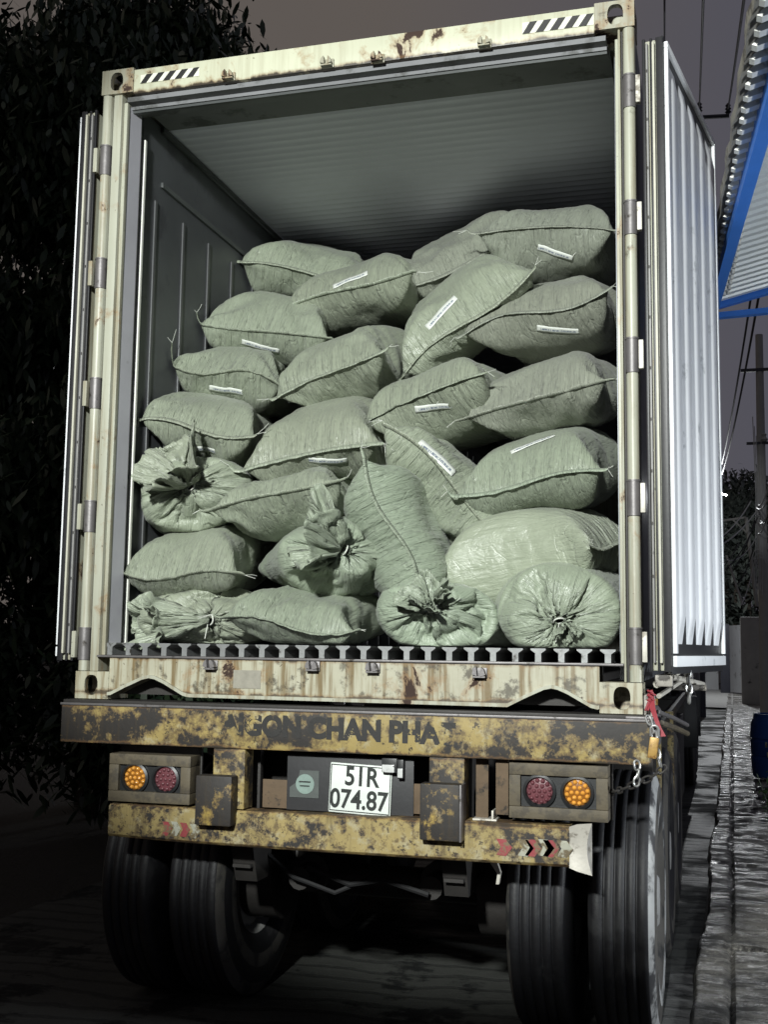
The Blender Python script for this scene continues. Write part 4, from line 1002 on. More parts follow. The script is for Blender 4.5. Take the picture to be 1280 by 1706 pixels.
for si, (cx, cy, ang, wpx, hpx, Y, pit, yaw, kind, fill, seed, mi, lab, words) in enumerate(SACKS):
    P = _P[si]; rs = np.random.RandomState(seed)
    yc = Y+.20
    ctr = atY(cx, cy, yc); dist = (ctr-CAM).dot(CF); m = dist/FPX
    P = P-P.reshape(-1, 3).mean(0)
    if kind == 0:                # settled contents fill the corners; the sewn line wanders a little
        xm = np.abs(P[..., 0]).max(); t_ = np.clip(P[..., 0]/xm, -1, 1); P = P.copy()
        P[..., 2] *= 1+.62*t_**2+.25*np.clip(np.abs(t_)-.3, 0, 1)
        P[..., 2] += (.016*rs.randn()*(1-t_**2)+.014*rs.randn()*np.sin(math.pi*t_))*np.exp(-VY[:, None]/.30)
        P[..., 2] = np.where(P[..., 2] < 0, P[..., 2]*(.90+.1*np.exp(P[..., 2]/.1)), P[..., 2])
    crosswise = yaw > 45
    el = math.degrees(math.atan2(ctr.z-CAM.z, dist)); oy = 15 if abs(ang) > 40 else 0
    Rm = np.array((Matrix.Rotation(R(oy), 3, 'Z') @ Matrix.Rotation(R(.9*el), 3, 'X') @ Matrix.Rotation(R(-ang), 3, 'Y') @ Matrix.Rotation(R(yaw), 3, 'Z') @ Matrix.Rotation(R(-pit), 3, 'X')))
    ca, sa = math.cos(R(ang)), math.sin(R(ang)); k = np.ones(3); ai = 1 if crosswise else 0; pc_ = np.array([cx, cy], float); shift = np.zeros(3)
    wpx, hpx = wpx*1.03, hpx*1.07; nf = int(NV*.62) if kind else NV
    for _ in range(5):
        Pr = (P*k) @ Rm.T
        front = np.percentile(Pr[..., 1], .5) if not crosswise else np.percentile(Pr[..., 1], 2)
        Pw = Pr+np.array([ctr.x, Y-front, ctr.z])+shift
        q = pix(Pw[:nf].reshape(-1, 3)); q0 = q-q.mean(0)
        a_ = q0[:, 0]*ca-q0[:, 1]*sa; b_ = q0[:, 0]*sa+q0[:, 1]*ca
        wa = np.percentile(a_, 99.9)-np.percentile(a_, .1); hb = np.percentile(b_, 99.7)-np.percentile(b_, .3)
        k[ai] = np.clip(k[ai]*wpx/wa, .75, 1.45); k[2] = np.clip(k[2]*hpx/hb, .7, 1.5)
        am, bm_ = (np.percentile(a_, 99.9)+np.percentile(a_, .1))/2, (np.percentile(b_, 99.7)+np.percentile(b_, .3))/2
        c = q.mean(0)+np.array([am*ca+bm_*sa, -am*sa+bm_*ca]); shift = shift+np.array([(cx-c[0])*m/math.cos(_yaw), 0, -(cy-c[1])*m])
    Pw = (P*k) @ Rm.T+np.array([ctr.x, Y-front, ctr.z])+shift
    # puckers running off the seam
    tu = np.roll(Pw, -1, 1)-np.roll(Pw, 1, 1); tv = np.gradient(Pw, axis=0); Nn = np.cross(tu, tv)
    if ((Pw-Pw.reshape(-1, 3).mean(0))*Nn).sum() < 0: Nn = -Nn
    Nn /= np.linalg.norm(Nn, axis=-1, keepdims=True)+1e-9
    g1 = np.convolve(np.tile(rs.randn(NU), 3), [.25, .5, .25], 'same')[NU:2*NU]; g2 = rs.randn(NV, NU)
    for _ in range(2): g2 = (g2+np.roll(g2, 1, 0)+np.roll(g2, -1, 0))/1.9
    disp = .0046*np.exp(-VY[:, None]/.10)*g1[None]+.0008*g2*np.clip(VY[:, None]/.03, 0, 1)
    disp *= np.clip(VY[:, None]/.012, 0, 1)
    Pw = Pw+Nn*np.clip(disp, -.008, .008)[..., None]
    # nothing pokes through the floor or the walls: flatten against them
    zf = Z0+.246
    z = Pw[..., 2]; Pw[..., 2] = np.where(z < zf+.02, zf+.02*np.exp((z-zf-.02)/.02), z)
    x = Pw[..., 0]; xl = -1.105; Pw[..., 0] = np.where(x < xl+.02, xl+.02*np.exp((x-xl-.02)/.02), x)
    x = Pw[..., 0]; xr = 1.135; Pw[..., 0] = np.where(x > xr-.02, xr-.02*np.exp(-(x-xr+.02)/.02), x)
    base = Vector((float(Pw[..., 0].mean()), float(Pw[..., 1].mean()), float(Pw[..., 2].min())))
    T = thing('sack', words, 'sack', base, 'woven sacks piled in the container')
    body = mesh_np('sack_body', Pw.reshape(-1, 3), FACES, M['sack'][mi], T, UVL, base)
    # outward normals of the grid
    tu = np.roll(Pw, -1, 1)-np.roll(Pw, 1, 1); tv = np.gradient(Pw, axis=0); Nn = np.cross(tu, tv)
    if ((Pw-Pw.reshape(-1, 3).mean(0))*Nn).sum() < 0: Nn = -Nn
    Nn /= np.linalg.norm(Nn, axis=-1, keepdims=True)+1e-9
    h = NU//2
    if kind == 0:
        # hem: a rolled, stitched lip along the sewn end with the two corner ears
        ln = Pw[0, :h+1]; nxt = Pw[2, :h+1]; nxt2 = Pw[2, (NU-np.arange(h+1)) % NU]
        outd = ln-.5*(nxt+nxt2); outd = outd/(np.linalg.norm(outd, axis=-1, keepdims=True)+1e-9)
        for _ in range(4): outd[1:-1] = (outd[2:]+outd[:-2]+outd[1:-1])/3
        up = (Rm @ np.array([0, 0, 1.]))
        t0 = (ln[0]-ln[3]); t0 /= np.linalg.norm(t0); t1 = (ln[-1]-ln[-4]); t1 /= np.linalg.norm(t1)
        e0, e1 = .020+.035*rs.rand(), .015+.03*rs.rand()
        b0 = up*(rs.rand()*1.2-.3); b1 = up*(rs.rand()*1.0-.5)
        left = [ln[0]+t0*e0*f+b0*e0*f*f for f in (1, .55)]; right = [ln[-1]+t1*e1*f+b1*e1*f*f for f in (.55, 1)]
        C = np.vstack([left, ln, right]); O = np.vstack([[outd[0]]*2, outd, [outd[-1]]*2]); n_ = len(C)
        wob = np.cumsum(rs.randn(n_))*.12; wob -= np.linspace(wob[0], wob[-1], n_); wob = np.convolve(wob, np.ones(5)/5, 'same')
        rip = np.convolve(rs.randn(n_), np.ones(3)/3, 'same')
        tilt = (-.75+.5*wob+.25*rip)[:, None] if seed % 3 else (.65+.5*wob+.25*rip)[:, None]
        D_ = O+up*tilt; D_ /= np.linalg.norm(D_, axis=-1, keepdims=True)
        Up = up-D_*(D_@up)[:, None]; Up /= np.linalg.norm(Up, axis=-1, keepdims=True)
        hw = (.0155+.004*rip)[:, None]; th = .0032
        ends = np.ones(n_); ends[0] = ends[-1] = .35; hw = hw*ends[:, None]
        ring = [C-D_*.004+Up*th, C+D_*hw*.6+Up*(th+.001), C+D_*hw+Up*th*.2, C+D_*hw-Up*th*.4, C+D_*hw*.6-Up*(th+.001), C-D_*.004-Up*th]
        VS = np.stack(ring, 1).reshape(-1, 3); m6 = 6; fs = []
        for i in range(n_-1):
            for k_ in range(m6): a, c = m6*i+k_, m6*i+(k_+1) % m6; fs.append((a, c, c+m6, a+m6))
        fs += [tuple(range(m6)), tuple(range(m6*(n_-1)+m6-1, m6*(n_-1)-1, -1))]
        su = np.concatenate([np.repeat(np.arange(n_-1), m6)]); uvs = []
        for i in range(n_-1):
            for k_ in range(m6): uvs += [(i*.0115, k_*.004), (i*.0115, k_*.004+.004), (i*.0115+.0115, k_*.004+.004), (i*.0115+.0115, k_*.004)]
        uvs += [(0, 0)]*12
        mesh_np('seam', VS, fs, M['sack'][mi], T, uvs, base)
        # frayed threads at the ears
        b = MB()
        for tip, dr in ((left[0], t0), (right[1], t1)):
            for k_ in range(2+rs.randint(2)):
                p = Vector(tip); d = Vector(dr*.02+rs.randn(3)*.012); b.tube([p, p+d, p+d*1.7+Vector((0, -.004, .012*(rs.rand()-.6)))], .0011, 4)
        b.build('frayed_thread', M['tie'], T)
    else:
        dr, ln_, fl, sz = RUF[si]
        tie = Pw[0].mean(0); D = Vector(dr).normalized(); X = D.orthogonal().normalized(); Yv = D.cross(X)
        q = ruffle_sim(seed*3, ln=ln_, flare=fl, droop=(0, 0, 0))*sz*1.25
        RM = np.array(Matrix((X, Yv, D)).transposed())
        W = q @ RM.T + tie + np.array(D)*.022
        if si == 21:          # twisted neck carries the mouth off to the left
            s_ = np.linspace(0, 1, len(W))[:, None, None]; W = W+np.array([-.20, .0, -.03])*np.clip(s_*1.6, 0, 1)**.8
        if si == 24: W = W+np.array([.02, -.01, .0])
        ns, nu = W.shape[:2]; ix = np.arange(ns*nu).reshape(ns, nu)
        zf2 = Z0+.195 if si == 21 else zf
        W[..., 2] = np.where((W[..., 2] < zf2) & (W[..., 1] > -.004), zf2, W[..., 2])
        W[..., 0] = np.maximum(W[..., 0], -1.10)
        F_ = np.stack([ix[:-1], np.roll(ix, -1, 1)[:-1], np.roll(ix, -1, 1)[1:], ix[1:]], -1).reshape(-1, 4)
        fu = np.tile(np.arange(nu), ns-1); fv = np.repeat(np.arange(ns-1), nu)
        uv = np.stack([np.stack([fu, fu+1, fu+1, fu], -1)*.0118, np.stack([fv, fv, fv+1, fv+1], -1)*.0125], -1).reshape(-1, 2)
        ro = mesh_np('gathered_mouth', W.reshape(-1, 3), F_, M['sack'][mi], T, uv, base)
        sol = ro.modifiers.new('thickness', 'SOLIDIFY'); sol.thickness = .0015
        b = MB(); ring = [Vector(tie)+X*math.cos(a)*.022+Yv*math.sin(a)*.022 for a in [i*2*math.pi/16 for i in range(17)]]; b.tube(ring, .0035, 6, False)
        if si in (24, 21): b.tube([Vector(tie)+D*.01, Vector(tie)+Vector((.0, -.03, -.03)), Vector(tie)+Vector((-.008, -.035, -.085))], .0022, 5)
        b.build('tie_string', M['tie'], T)
    if lab:
        lx, ly, la = lab; q = pix(Pw.reshape(-1, 3)).reshape(NV, NU, 2)
        vis = (Nn*(np.array(CAM)-Pw)).sum(-1) > 0
        d2 = (q[..., 0]-lx)**2+(q[..., 1]-ly)**2+np.where(vis, 0, 1e6); d2[:2] += 1e6; d2[NV*2//3:] += 1e5
        v0, u0 = np.unravel_index(np.argmin(d2), d2.shape)
        A0 = Pw[v0, u0]
        # strip drawn on the cloth: walk in the picture directions mapped on the tangent plane
        def samp(uu, vv):
            vv = min(max(vv, 0), NV-1.001); i = int(math.floor(vv)); fv_ = vv-i; j = int(math.floor(uu)); fu_ = uu-j; j0, j1 = j % NU, (j+1) % NU
            a = Pw[i, j0]*(1-fu_)+Pw[i, j1]*fu_; b_ = Pw[i+1, j0]*(1-fu_)+Pw[i+1, j1]*fu_; n0 = Nn[i, j0]*(1-fv_)+Nn[i+1, j0]*fv_
            return a*(1-fv_)+b_*fv_, n0
        pu, pv = Pw[v0, (u0+1) % NU]-Pw[v0, u0-1], Pw[min(v0+1, NV-1), u0]-Pw[max(v0-1, 0), u0]
        pu, pv = pu/2, pv/2; nn = Nn[v0, u0]
        dirx = np.array(CR)*math.cos(R(la))+np.array(CU)*math.sin(R(la)); dirx = dirx-nn*(dirx@nn); dirx /= np.linalg.norm(dirx)
        diry = np.cross(nn, dirx); B2 = np.linalg.lstsq(np.stack([pu, pv], 1), np.stack([dirx, diry], 1), rcond=None)[0]
        HL, HW = (.104, .0185) if si != 13 else (.106, .025); nl, nw = 16, 3; vs = []; uvs = []; fs = []
        for i in range(nl+1):
            for j in range(nw+1):
                a, c = (i/nl*2-1)*HL, (j/nw*2-1)*HW; du_, dv_ = B2 @ np.array([a, c])
                p, n0 = samp(u0+du_, v0+dv_)
                # paper is stiffer than the cloth: lift and flatten a little
                flat = A0+dirx*a+diry*c-nn*(a*a*.9)
                vs.append(.75*p+.25*flat+n0*.0025)
        vs = np.array(vs); lift = max(0, .0)
        for i in range(nl):
            for j in range(nw):
                a = i*(nw+1)+j; fs.append((a, a+1, a+nw+2, a+nw+1)); uvs += [(i/nl, j/nw), (i/nl, (j+1)/nw), ((i+1)/nl, (j+1)/nw), ((i+1)/nl, j/nw)]
        # keep every label point in front of the cloth
        nvv = vs.reshape(-1, 3)
        pl_ = mesh_np('paper_label', nvv+nn*.0022, fs, M['paper'], T, uvs, base)
        sol = pl_.modifiers.new('thickness', 'SOLIDIFY'); sol.thickness = .0002
        if si in (9, 3, 12):
            b = MB(); p = Vector(A0+dirx*(HL if si == 3 else 0)+diry*HW*.8+nn*.006); b.tube([p, p+Vector((.012, -.004, .014)), p+Vector((.008 if si == 9 else .03, -.006, .03))], .0016, 4); b.build('label_thread', M['tie'], T)
# ------------------------------------------------------------------ shed on the right: roof sheet on blue steel
ZE = Z0+2.40
def eave(y): return 1.657-.0539*y
SL_ = .24                                             # rise per metre away from the truck
SH = thing('shed', 'lean-to shed roof of pale corrugated sheet on bright blue steel beams at the right', 'shed', (3.6, .6, 0))
Y0s, Y1s = -1.2, 2.72; XW = 5.0
prof = []; y = Y0s; k = 0
while y < Y1s:
    for dy, hh in ((0, 0), (.022, 0), (.036, .026), (.062, .026), (.076, 0)): prof.append((y+dy, hh))
    y += .098
def sheet(prof, over, thick, zoff):
    vs = []; fs = []; m = len(prof); xs = [0, .02, .6, 1.6, XW-1.5]
    for t in xs:
        for yy, hh in prof:
            x = eave(yy)+over+t; vs.append((x, yy, ZE+zoff+SL_*(t+over)+hh))
    for i in range(len(xs)-1):
        for j in range(m-1): fs.append((i*m+j, i*m+j+1, (i+1)*m+j+1, (i+1)*m+j))
    return vs, fs
b = MB(); b.add(*sheet(prof, 0, 0, 0)); ro = b.build('roof_sheet', M['sheet_under'], SH); sol = ro.modifiers.new('thickness', 'SOLIDIFY'); sol.thickness = .003
# rolled tongues of the ridge capping that stick out along the eave
y = Y0s+.01
while y < Y1s-.1:
    b = MB(); x = eave(y); c = (x-.004, y+.045, ZE+.012)
    b.prism([(x-.030, ZE-.022), (x-.012, ZE-.030), (x+.045, ZE-.014), (x+.045, ZE+.004), (x-.010, ZE-.004)], y+.020, y+.062); b.build('eave_clip', M['trim_white'], SH)
    y += .098
rr = random.Random(5)
for dx in (.028, .052, .076):
    b = MB(); pr = []; y = Y0s+.01; x = eave(0)
    while y < Y1s-.1:
        w = .010+.006*rr.random(); z = SL_*dx
        pr += [(y, z+.002), (y+.030-w, z+.002), (y+.030-w, z-.014), (y+.040+w, z-.014), (y+.040+w, z+.002)]; y += .098
    vs = []; fs = []
    for t in (0, .018): vs += [(eave(p)+dx+t, p, ZE+z) for p, z in pr]
    n = len(pr)
    for i in range(n-1): fs.append((i, i+1, n+i+1, n+i))
    b.add(vs, fs); o = b.build('foam_filler', M['trim_white'], SH); sol = o.modifiers.new('thickness', 'SOLIDIFY'); sol.thickness = .004
b = MB(); vs = []; fs = []
for i in range(40):
    y = Y0s+(Y1s-Y0s)*i/39; x = eave(y)-.050+.006*math.sin(i*1.7); d = .008*math.sin(i*2.3)
    vs += [(x, y, ZE+.030+d), (x+.062, y, ZE+.055), (x+.062, y, ZE+.050), (x+.004, y, ZE-.012+d)]
for i in range(39):
    for k in range(4): a, c = 4*i+k, 4*i+(k+1) % 4; fs.append((a, c, c+4, a+4))
b.add(vs, fs); b.build('fascia', M['fascia'], SH)
def beam(p, q, w, h, nm):
    p, q = Vector(p), Vector(q); t = (q-p).normalized(); s = t.cross(Vector((0, 0, 1))).normalized()*w/2; u = s.cross(t).normalized()*h/2
    vs = [e+a*s+c*u for e in (p, q) for a, c in ((-1, -1), (1, -1), (1, 1), (-1, 1))]
    b = MB(); b.add(vs, [(0, 1, 2, 3), (7, 6, 5, 4), (0, 4, 5, 1), (1, 5, 6, 2), (2, 6, 7, 3), (3, 7, 4, 0)]); return b.build(nm, M['blue_paint'], SH)
def atZ(px, py, Z):
    d = CF + CR*((px-640)/FPX) - CU*((py-853)/FPX); return CAM + d*((Z-CAM.z)/d.z)
_a, _b = atZ(1278, 190, ZE-.045), atZ(1202, 462, ZE-.045); _t = (_b-_a)/(_b.y-_a.y)
beam(_a+_t*(Y0s-_a.y), _b+_t*(2.72-_b.y), .055, .09, 'eave_beam')
beam((eave(2.80)-.01, 2.79, ZE+.012), (eave(2.80)+3.2, 2.79, ZE+.012+SL_*3.2), .05, .085, 'rafter')
beam((eave(2.80)-.02, 2.80, ZE-.066), (eave(2.80)+3.2, 2.80, ZE+.05), .05, .035, 'tie_beam')
for t in (.9, 1.9, 2.9): b = MB(); b.box(eave(0)+t, eave(0)+t+.05, Y0s, Y1s, ZE+SL_*t-.07, ZE+SL_*t-.012); b.build('purlin', M['blue_paint'], SH)
for y in (Y0s+.3, 2.5): b = MB(); b.box(4.55, 4.65, y, y+.1, 0, ZE+.62); b.build('post', M['blue_paint'], SH)
LW = thing('shed_wall_lamp', 'white work lamp fixed to the shed post', 'lamp', (4.5, .6, Z0+.30))
b = MB(); b.box(4.42, 4.55, .45, .75, Z0+.17, Z0+.43, .02); b.build('lamp_housing', M['black_plastic'], LW)

# ------------------------------------------------------------------ yard wall, gate, far walls on the right
def solid(nm, mat, lab, cat, boxes, bev=.01, kind=None, group=None):
    b = MB()
    for q in boxes: b.box(*q, bev)
    o = b.build(nm, mat, None, keep=(boxes[0][0], boxes[0][2], 0)); tag(o, lab, cat, group); return o
solid('gate_pillar', M['concrete'], 'broad grey concrete gate pillar at the far right, left of the roadside sign', 'pillar', [(2.22, 2.98, 33.0, 33.6, -.05, 2.72)], .03)
GT = thing('metal_gate', 'half open pale metal gate leaf beside the broad grey pillar', 'gate', (2.0, 40, 0))
b = MB(); b.add([(1.98, 42.6, .10), (2.72, 40.6, .10), (2.72, 40.6, 2.66), (1.98, 42.6, 2.66), (1.99, 42.66, .10), (2.73, 40.66, .10), (2.73, 40.66, 2.66), (1.99, 42.66, 2.66)], [(0, 1, 2, 3), (7, 6, 5, 4), (0, 4, 5, 1), (3, 2, 6, 7), (0, 3, 7, 4), (1, 5, 6, 2)]); b.build('gate_leaf', M['gate'], GT)
b = MB(); b.box(1.62, 1.98, 42.9, 43.1, .0, 2.72, .01); b.build('gate_post', M['gate_dark'], GT)
solid('yard_wall', M['white_wall'], 'low stained white yard wall behind the trailer, left of the metal gate', 'wall', [(-6, 1.55, 47.0, 47.3, -.05, 2.15)], .02)
solid('shop_front', M['concrete'], 'dim low building with a dark flat awning beyond the metal gate', 'building', [(1.3, 9, 60, 66, 0, 3.4)], .03)
b = MB(); b.add([(1.0, 30.5, .05), (2.3, 30.0, .05), (9, 30, .05), (9, 47, .05), (-1, 47, .05), (.9, 33, .05)], [(0, 1, 2, 3, 4, 5)])
b.build('apron', M['concrete'], None, 'structure')

# blue drum on the walk, with splash guard of earth
DR = thing('plastic_drum', 'dark blue plastic drum standing on the wet walk at the right edge', 'drum', (2.19, 10.9, .08))
b = MB(); b.lathe([(0, 0), (.27, 0), (.29, .02), (.30, .12), (.305, .25), (.29, .27), (.305, .29), (.31, .45), (.295, .47), (.31, .49), (.30, .66), (.27, .74), (.255, .76), (0, .76)], (2.19, 10.9, .08), 'z', 40)
db = b.build('drum_body', M['drum'], DR)
b = MB(); b.lathe([(.250, .745), (.268, .745), (.268, .785), (.250, .785), (.250, .765), (0, .765)], (2.19, 10.9, .08), 'z', 40); b.build('drum_rim', M['drum'], DR)
for i, (a0, zz) in enumerate(((-2.05, .42), (-1.92, .41), (-1.80, .40), (-1.98, .30), (-1.84, .29))):
    b = MB(); b.lathe([(.3125, zz-.035), (.3125, zz+.03)], (2.19, 10.9, .08), 'z', 4, True, a0, a0+.09)
    b.build('worn_print', M['chev_white'], DR)
# low dark rubble heap and weeds by the drum
def rubble():
    b = MB(); r = random.Random(3)
    for i in range(70):
        t = r.random(); y = 7.2+3.4*t; x = kerb_x(y)+.25+r.random()*.75; s = .02+.05*r.random()
        bm = bmesh.new(); bmesh.ops.create_icosphere(bm, subdivisions=1, radius=s)
        for v in bm.verts: v.co = Vector((x+v.co.x*(1+r.random()*.7), y+v.co.y*(1+r.random()*.6), .085+abs(v.co.z)*(.5+r.random()*.4)))
        bm.verts.index_update(); b.add([v.co for v in bm.verts], [[v.index for v in f.verts] for f in bm.faces]); bm.free()
    b.build('rubble', M['kerb'], None, 'stuff')
rubble()
def leaf_cloud(name, mat, parent, pts, size, seed, droop=.6, aspect=.42, org=(0, 0, 0), split=False):
    """many small folded leaves at the given points"""
    r = np.random.RandomState(seed); n = len(pts); pts = np.asarray(pts)
    az = r.rand(n)*2*np.pi; el = -droop+r.randn(n)*.45
    d = np.stack([np.cos(az)*np.cos(el), np.sin(az)*np.cos(el), np.sin(el)], -1)
    s = np.cross(d, np.stack([r.randn(n)*.3, r.randn(n)*.3, np.ones(n)], -1)); s /= np.linalg.norm(s, axis=-1, keepdims=True)
    nn = np.cross(s, d); L = size*(.65+.7*r.rand(n))[:, None]; W = L*aspect*.5
    bend = np.array([0, 0, -1.])*L*.16
    v = np.stack([pts, pts+d*L*.30+s*W*.85, pts+d*L*.66+s*W*.9+bend*.4, pts+d*L+bend, pts+d*L*.66-s*W*.9+bend*.4-nn*W*.3, pts+d*L*.30-s*W*.85-nn*W*.3], 1)
    i = (np.arange(n)[:, None]*6).tolist(); f = []
    for (q,) in i: f += [(q, q+1, q+5), (q+1, q+2, q+4, q+5), (q+2, q+3, q+4)]
    me = bpy.data.meshes.new(name); me.from_pydata((v.reshape(-1, 3)-np.array(org)).tolist(), [], f); me.materials.append(mat)
    o = bpy.data.objects.new(name, me); COL.objects.link(o)
    if parent is not None: o.parent = parent
    else: o.location = org
    return o
for i, (x, y, n, h, lab) in enumerate(((1.98, 7.1, 260, .42, 'small green weed clump growing from the wet walk, the one nearer the camera'), (2.16, 8.6, 200, .34, 'small green weed clump beside the blue drum'))):
    r = np.random.RandomState(i+4); T_ = thing('weed', lab, 'plant', (x, y, .09), 'weeds on the walk')
    st = MB(); tips = []
    for k in range(9):
        a = r.rand()*6.3; e = Vector((x+math.cos(a)*.16*r.rand(), y+math.sin(a)*.16*r.rand(), .09+h*(.5+.5*r.rand()))); st.tube([(x, y, .08), (x*.5+e.x*.5, y*.5+e.y*.5, .1+h*.4), e], .004, 5); tips.append(e)
    st.build('stem', M['weed'], T_)
    pts = np.array([np.array(tips[r.randint(9)])*1.0 for _ in range(n)]); w_ = r.rand(n, 1); pts = np.array([x, y, .12])*(1-w_)+pts*w_+r.randn(n, 3)*.03
    leaf_cloud('foliage', M['weed'], T_, pts, .05, i, .2, .5, T_.location)

# ------------------------------------------------------------------ street poles, cables, lamp, sign, far trees
UP = thing('utility_pole', 'pale concrete utility pole hung with bundles of cable at the right edge', 'utility pole', (2.62, 25, 0))
b = MB(); b.tube([(2.60, 25, 0), (2.66, 25, 9.5)], [.13, .09], 12); b.build('pole', M['pole'], UP)
for q in ((2.2, 3.1, 24.9, 24.98, 8.55, 8.63), (2.3, 3.0, 24.9, 24.98, 6.72, 6.78)): b = MB(); b.box(*q); b.build('crossarm', M['gate_dark'], UP)
b = MB(); b.lathe([(0, 0), (.05, 0), (.09, .05), (.04, .12), (.06, .18), (0, .22)], (2.72, 24.9, 6.78), 'z', 12); b.build('insulator', M['pole'], UP)
r = random.Random(11); b = MB()
for k in range(7):
    x0 = 2.46+.03*k; b.tube([(x0+r.uniform(-.03, .03), 24.85-.05*k, 7.4-.25*k), (x0+.03, 24.8, 5.4), (x0-.02+r.uniform(-.05, .05), 24.8, 3.9-.1*k), (x0-.06, 24.8, 3.0+.2*r.random())], .009+.005*r.random(), 5)
b.build('cable_bundle', M['cable_lit'], UP); b = MB()
for k in range(3): b.tube([(2.50+.12*math.cos(q)+.03*k, 24.7, 3.95-.1*k+.16*math.sin(q)) for q in [i*math.pi/6 for i in range(10)]], .010, 5)
b.build('cable_coil', M['cable_lit'], UP)
# second pole behind the open door, with its crossarm and insulators above the door
U2 = thing('utility_pole', 'far utility pole rising behind the open white door, only its crossarm showing', 'utility pole', (1.58, 26, 0), None)
zc = atY(1190, 195, 26).z
b = MB(); _px = atY(1152, 300, 26).x; b.tube([(_px, 26, 0), (_px, 26, zc+.05)], [.14, .10], 12); b.build('pole', M['gate_dark'], U2)
p, q = atY(1140, 197, 26), atY(1216, 193, 26)
b = MB(); b.tube([p, q], .055, 6); b.build('crossarm', M['gate_dark'], U2)
def ins(px, py):
    P_ = atY(px, py, 26); b = MB(); b.lathe([(0, 0), (.045, 0), (.085, .04), (.04, .09), (.085, .13), (.04, .18), (.075, .22), (.03, .28), (0, .3)], (P_.x, P_.y, P_.z-.12), 'z', 10); b.build('insulator', M['gate_dark'], U2); return P_
i1, i2 = ins(1166, 180), ins(1214, 182)
def cable(pts, rad, label, mat='cable', group='overhead cables'):
    b = MB(); b.tube(pts, rad, 6); return tag(b.build('overhead_cable', M[mat], None, keep=pts[0]), label, 'cable', group)
def span(A, B, sag=.2, n=14): return [Vector(A).lerp(Vector(B), i/n)-Vector((0, 0, sag*4*(i/n)*(1-i/n))) for i in range(n+1)]
cable(span(i1, atY(1178, -160, 7), .06), .020, 'left one of the two thick cables rising above the white door')
cable(span(i2, atY(1262, -160, 7), .06), .022, 'right one of the two thick cables rising above the white door, nearer the shed eave')
cable(span(atY(1108, 76, 30), atY(1108, -160, 9), .0), .022, 'single thin cable hanging straight above the left edge of the white door')
cable(span(atY(1196, 800, 40), atY(1262, 430, 12), .35), .018, 'left one of the pair of dark cables crossing the sky under the shed roof')
cable(span(atY(1197, 806, 40), atY(1276, 430, 12), .45), .020, 'right one of the pair of dark cables crossing the sky under the shed roof')
for i, (a, c, m_, lab) in enumerate((((1194, 900, 22), (1252, 835, 25), 'cable_lit', 'uppermost of the pale cables sloping from the white door up to the cable-hung pole'), ((1194, 912, 22), (1264, 848, 25), 'cable_lit', 'lower pale cable sloping from the white door up to the cable-hung pole'), ((1195, 948, 22), (1232, 905, 25), 'cable', 'short dark cable low beside the white door in front of the far trees'), ((1264, 842, 25), (1284, 802, 16), 'cable_lit', 'bright cable going up to the right from the cable-hung pole'), ((1262, 846, 25), (1284, 824, 16), 'cable_lit', 'bright cable going right from the cable-hung pole, the lower of two'))):
    cable(span(atY(*a), atY(*c), .12), .016, lab, m_)
BP = thing('sign_post', 'thin slanting grey post with a bracket arm in front of the dark far trees', 'post', (2.6, 27, 0))
b = MB(); b.tube([atY(1262, 1010, 26), atY(1244, 862, 26)], .045, 8); b.build('post', M['pole'], BP)
b = MB(); b.tube([atY(1244, 862, 26), atY(1194, 869, 26)], .03, 6); b.tube([atY(1246, 888, 26), atY(1222, 866, 26)], .025, 6); b.build('arm', M['pole'], BP)
b = MB(); b.tube([atY(1211, 925, 30), atY(1238, 1006, 30)], .035, 6); tag(b.build('stay_wire', M['pole'], None, keep=atY(1211, 925, 30)), 'short slanting pale stay below the bracket post in front of the far trees', 'stay wire')
rq = random.Random(17)
for i in range(9):
    y0_ = 842+rq.uniform(-40, 60); y1_ = y0_+rq.uniform(20, 120); side = i % 3
    if side == 0: a, c = (1262+rq.uniform(-3, 4), y0_, 24.9), (1194, y1_, 21+rq.random()*3)
    elif side == 1: a, c = (1264+rq.uniform(-3, 4), y0_, 24.9), (1286, y0_-rq.uniform(5, 70), 17+rq.random()*4)
    else: a, c = (1258+rq.uniform(-3, 4), y0_+20, 24.9), (1228+rq.uniform(-12, 12), y0_+70+rq.uniform(0, 40), 24)
    b = MB(); b.tube(span(atY(*a), atY(*c), .15+.2*rq.random()), .010+.006*rq.random(), 5); b.build('loose_cable', M['cable_lit' if i % 2 else 'cable'], UP)
# street lamp with its lit bulb
LP = atY(1199, 824, 38); SLP = thing('street_lamp', 'lit street lamp shining just past the edge of the white door', 'street lamp', (.9, 38, 0))
b = MB(); b.tube([(.9, 38, 0), (.9, 38, LP.z), (1.0, 38, LP.z+.3), (LP.x+.02, 38, LP.z+.12)], [.07, .05, .035, .03], 8); b.build('lamp_post', M['gate_dark'], SLP)
b = MB(); b.lathe([(0, .14), (.06, .14), (.13, .06), (.11, .04)], (LP.x, LP.y, LP.z), 'z', 16); b.build('lamp_shade', M['pole'], SLP)
b = MB(); b.lathe([(0, -.09), (.09, -.08), (.13, 0), (.09, .05), (0, .05)], (LP.x, LP.y, LP.z), 'z', 16); b.build('bulb', M['bulb'], SLP)
b = MB(); b.tube([atY(1204, 823, 38), atY(1212, 825, 38)], .024, 6); b.build('lamp_tube', M['bulb'], SLP)
lamp('street_lamp_light', 'POINT', (LP.x, LP.y-.14, LP.z-.06), 1700, (.95, .98, 1.0), shadow_soft_size=.08)
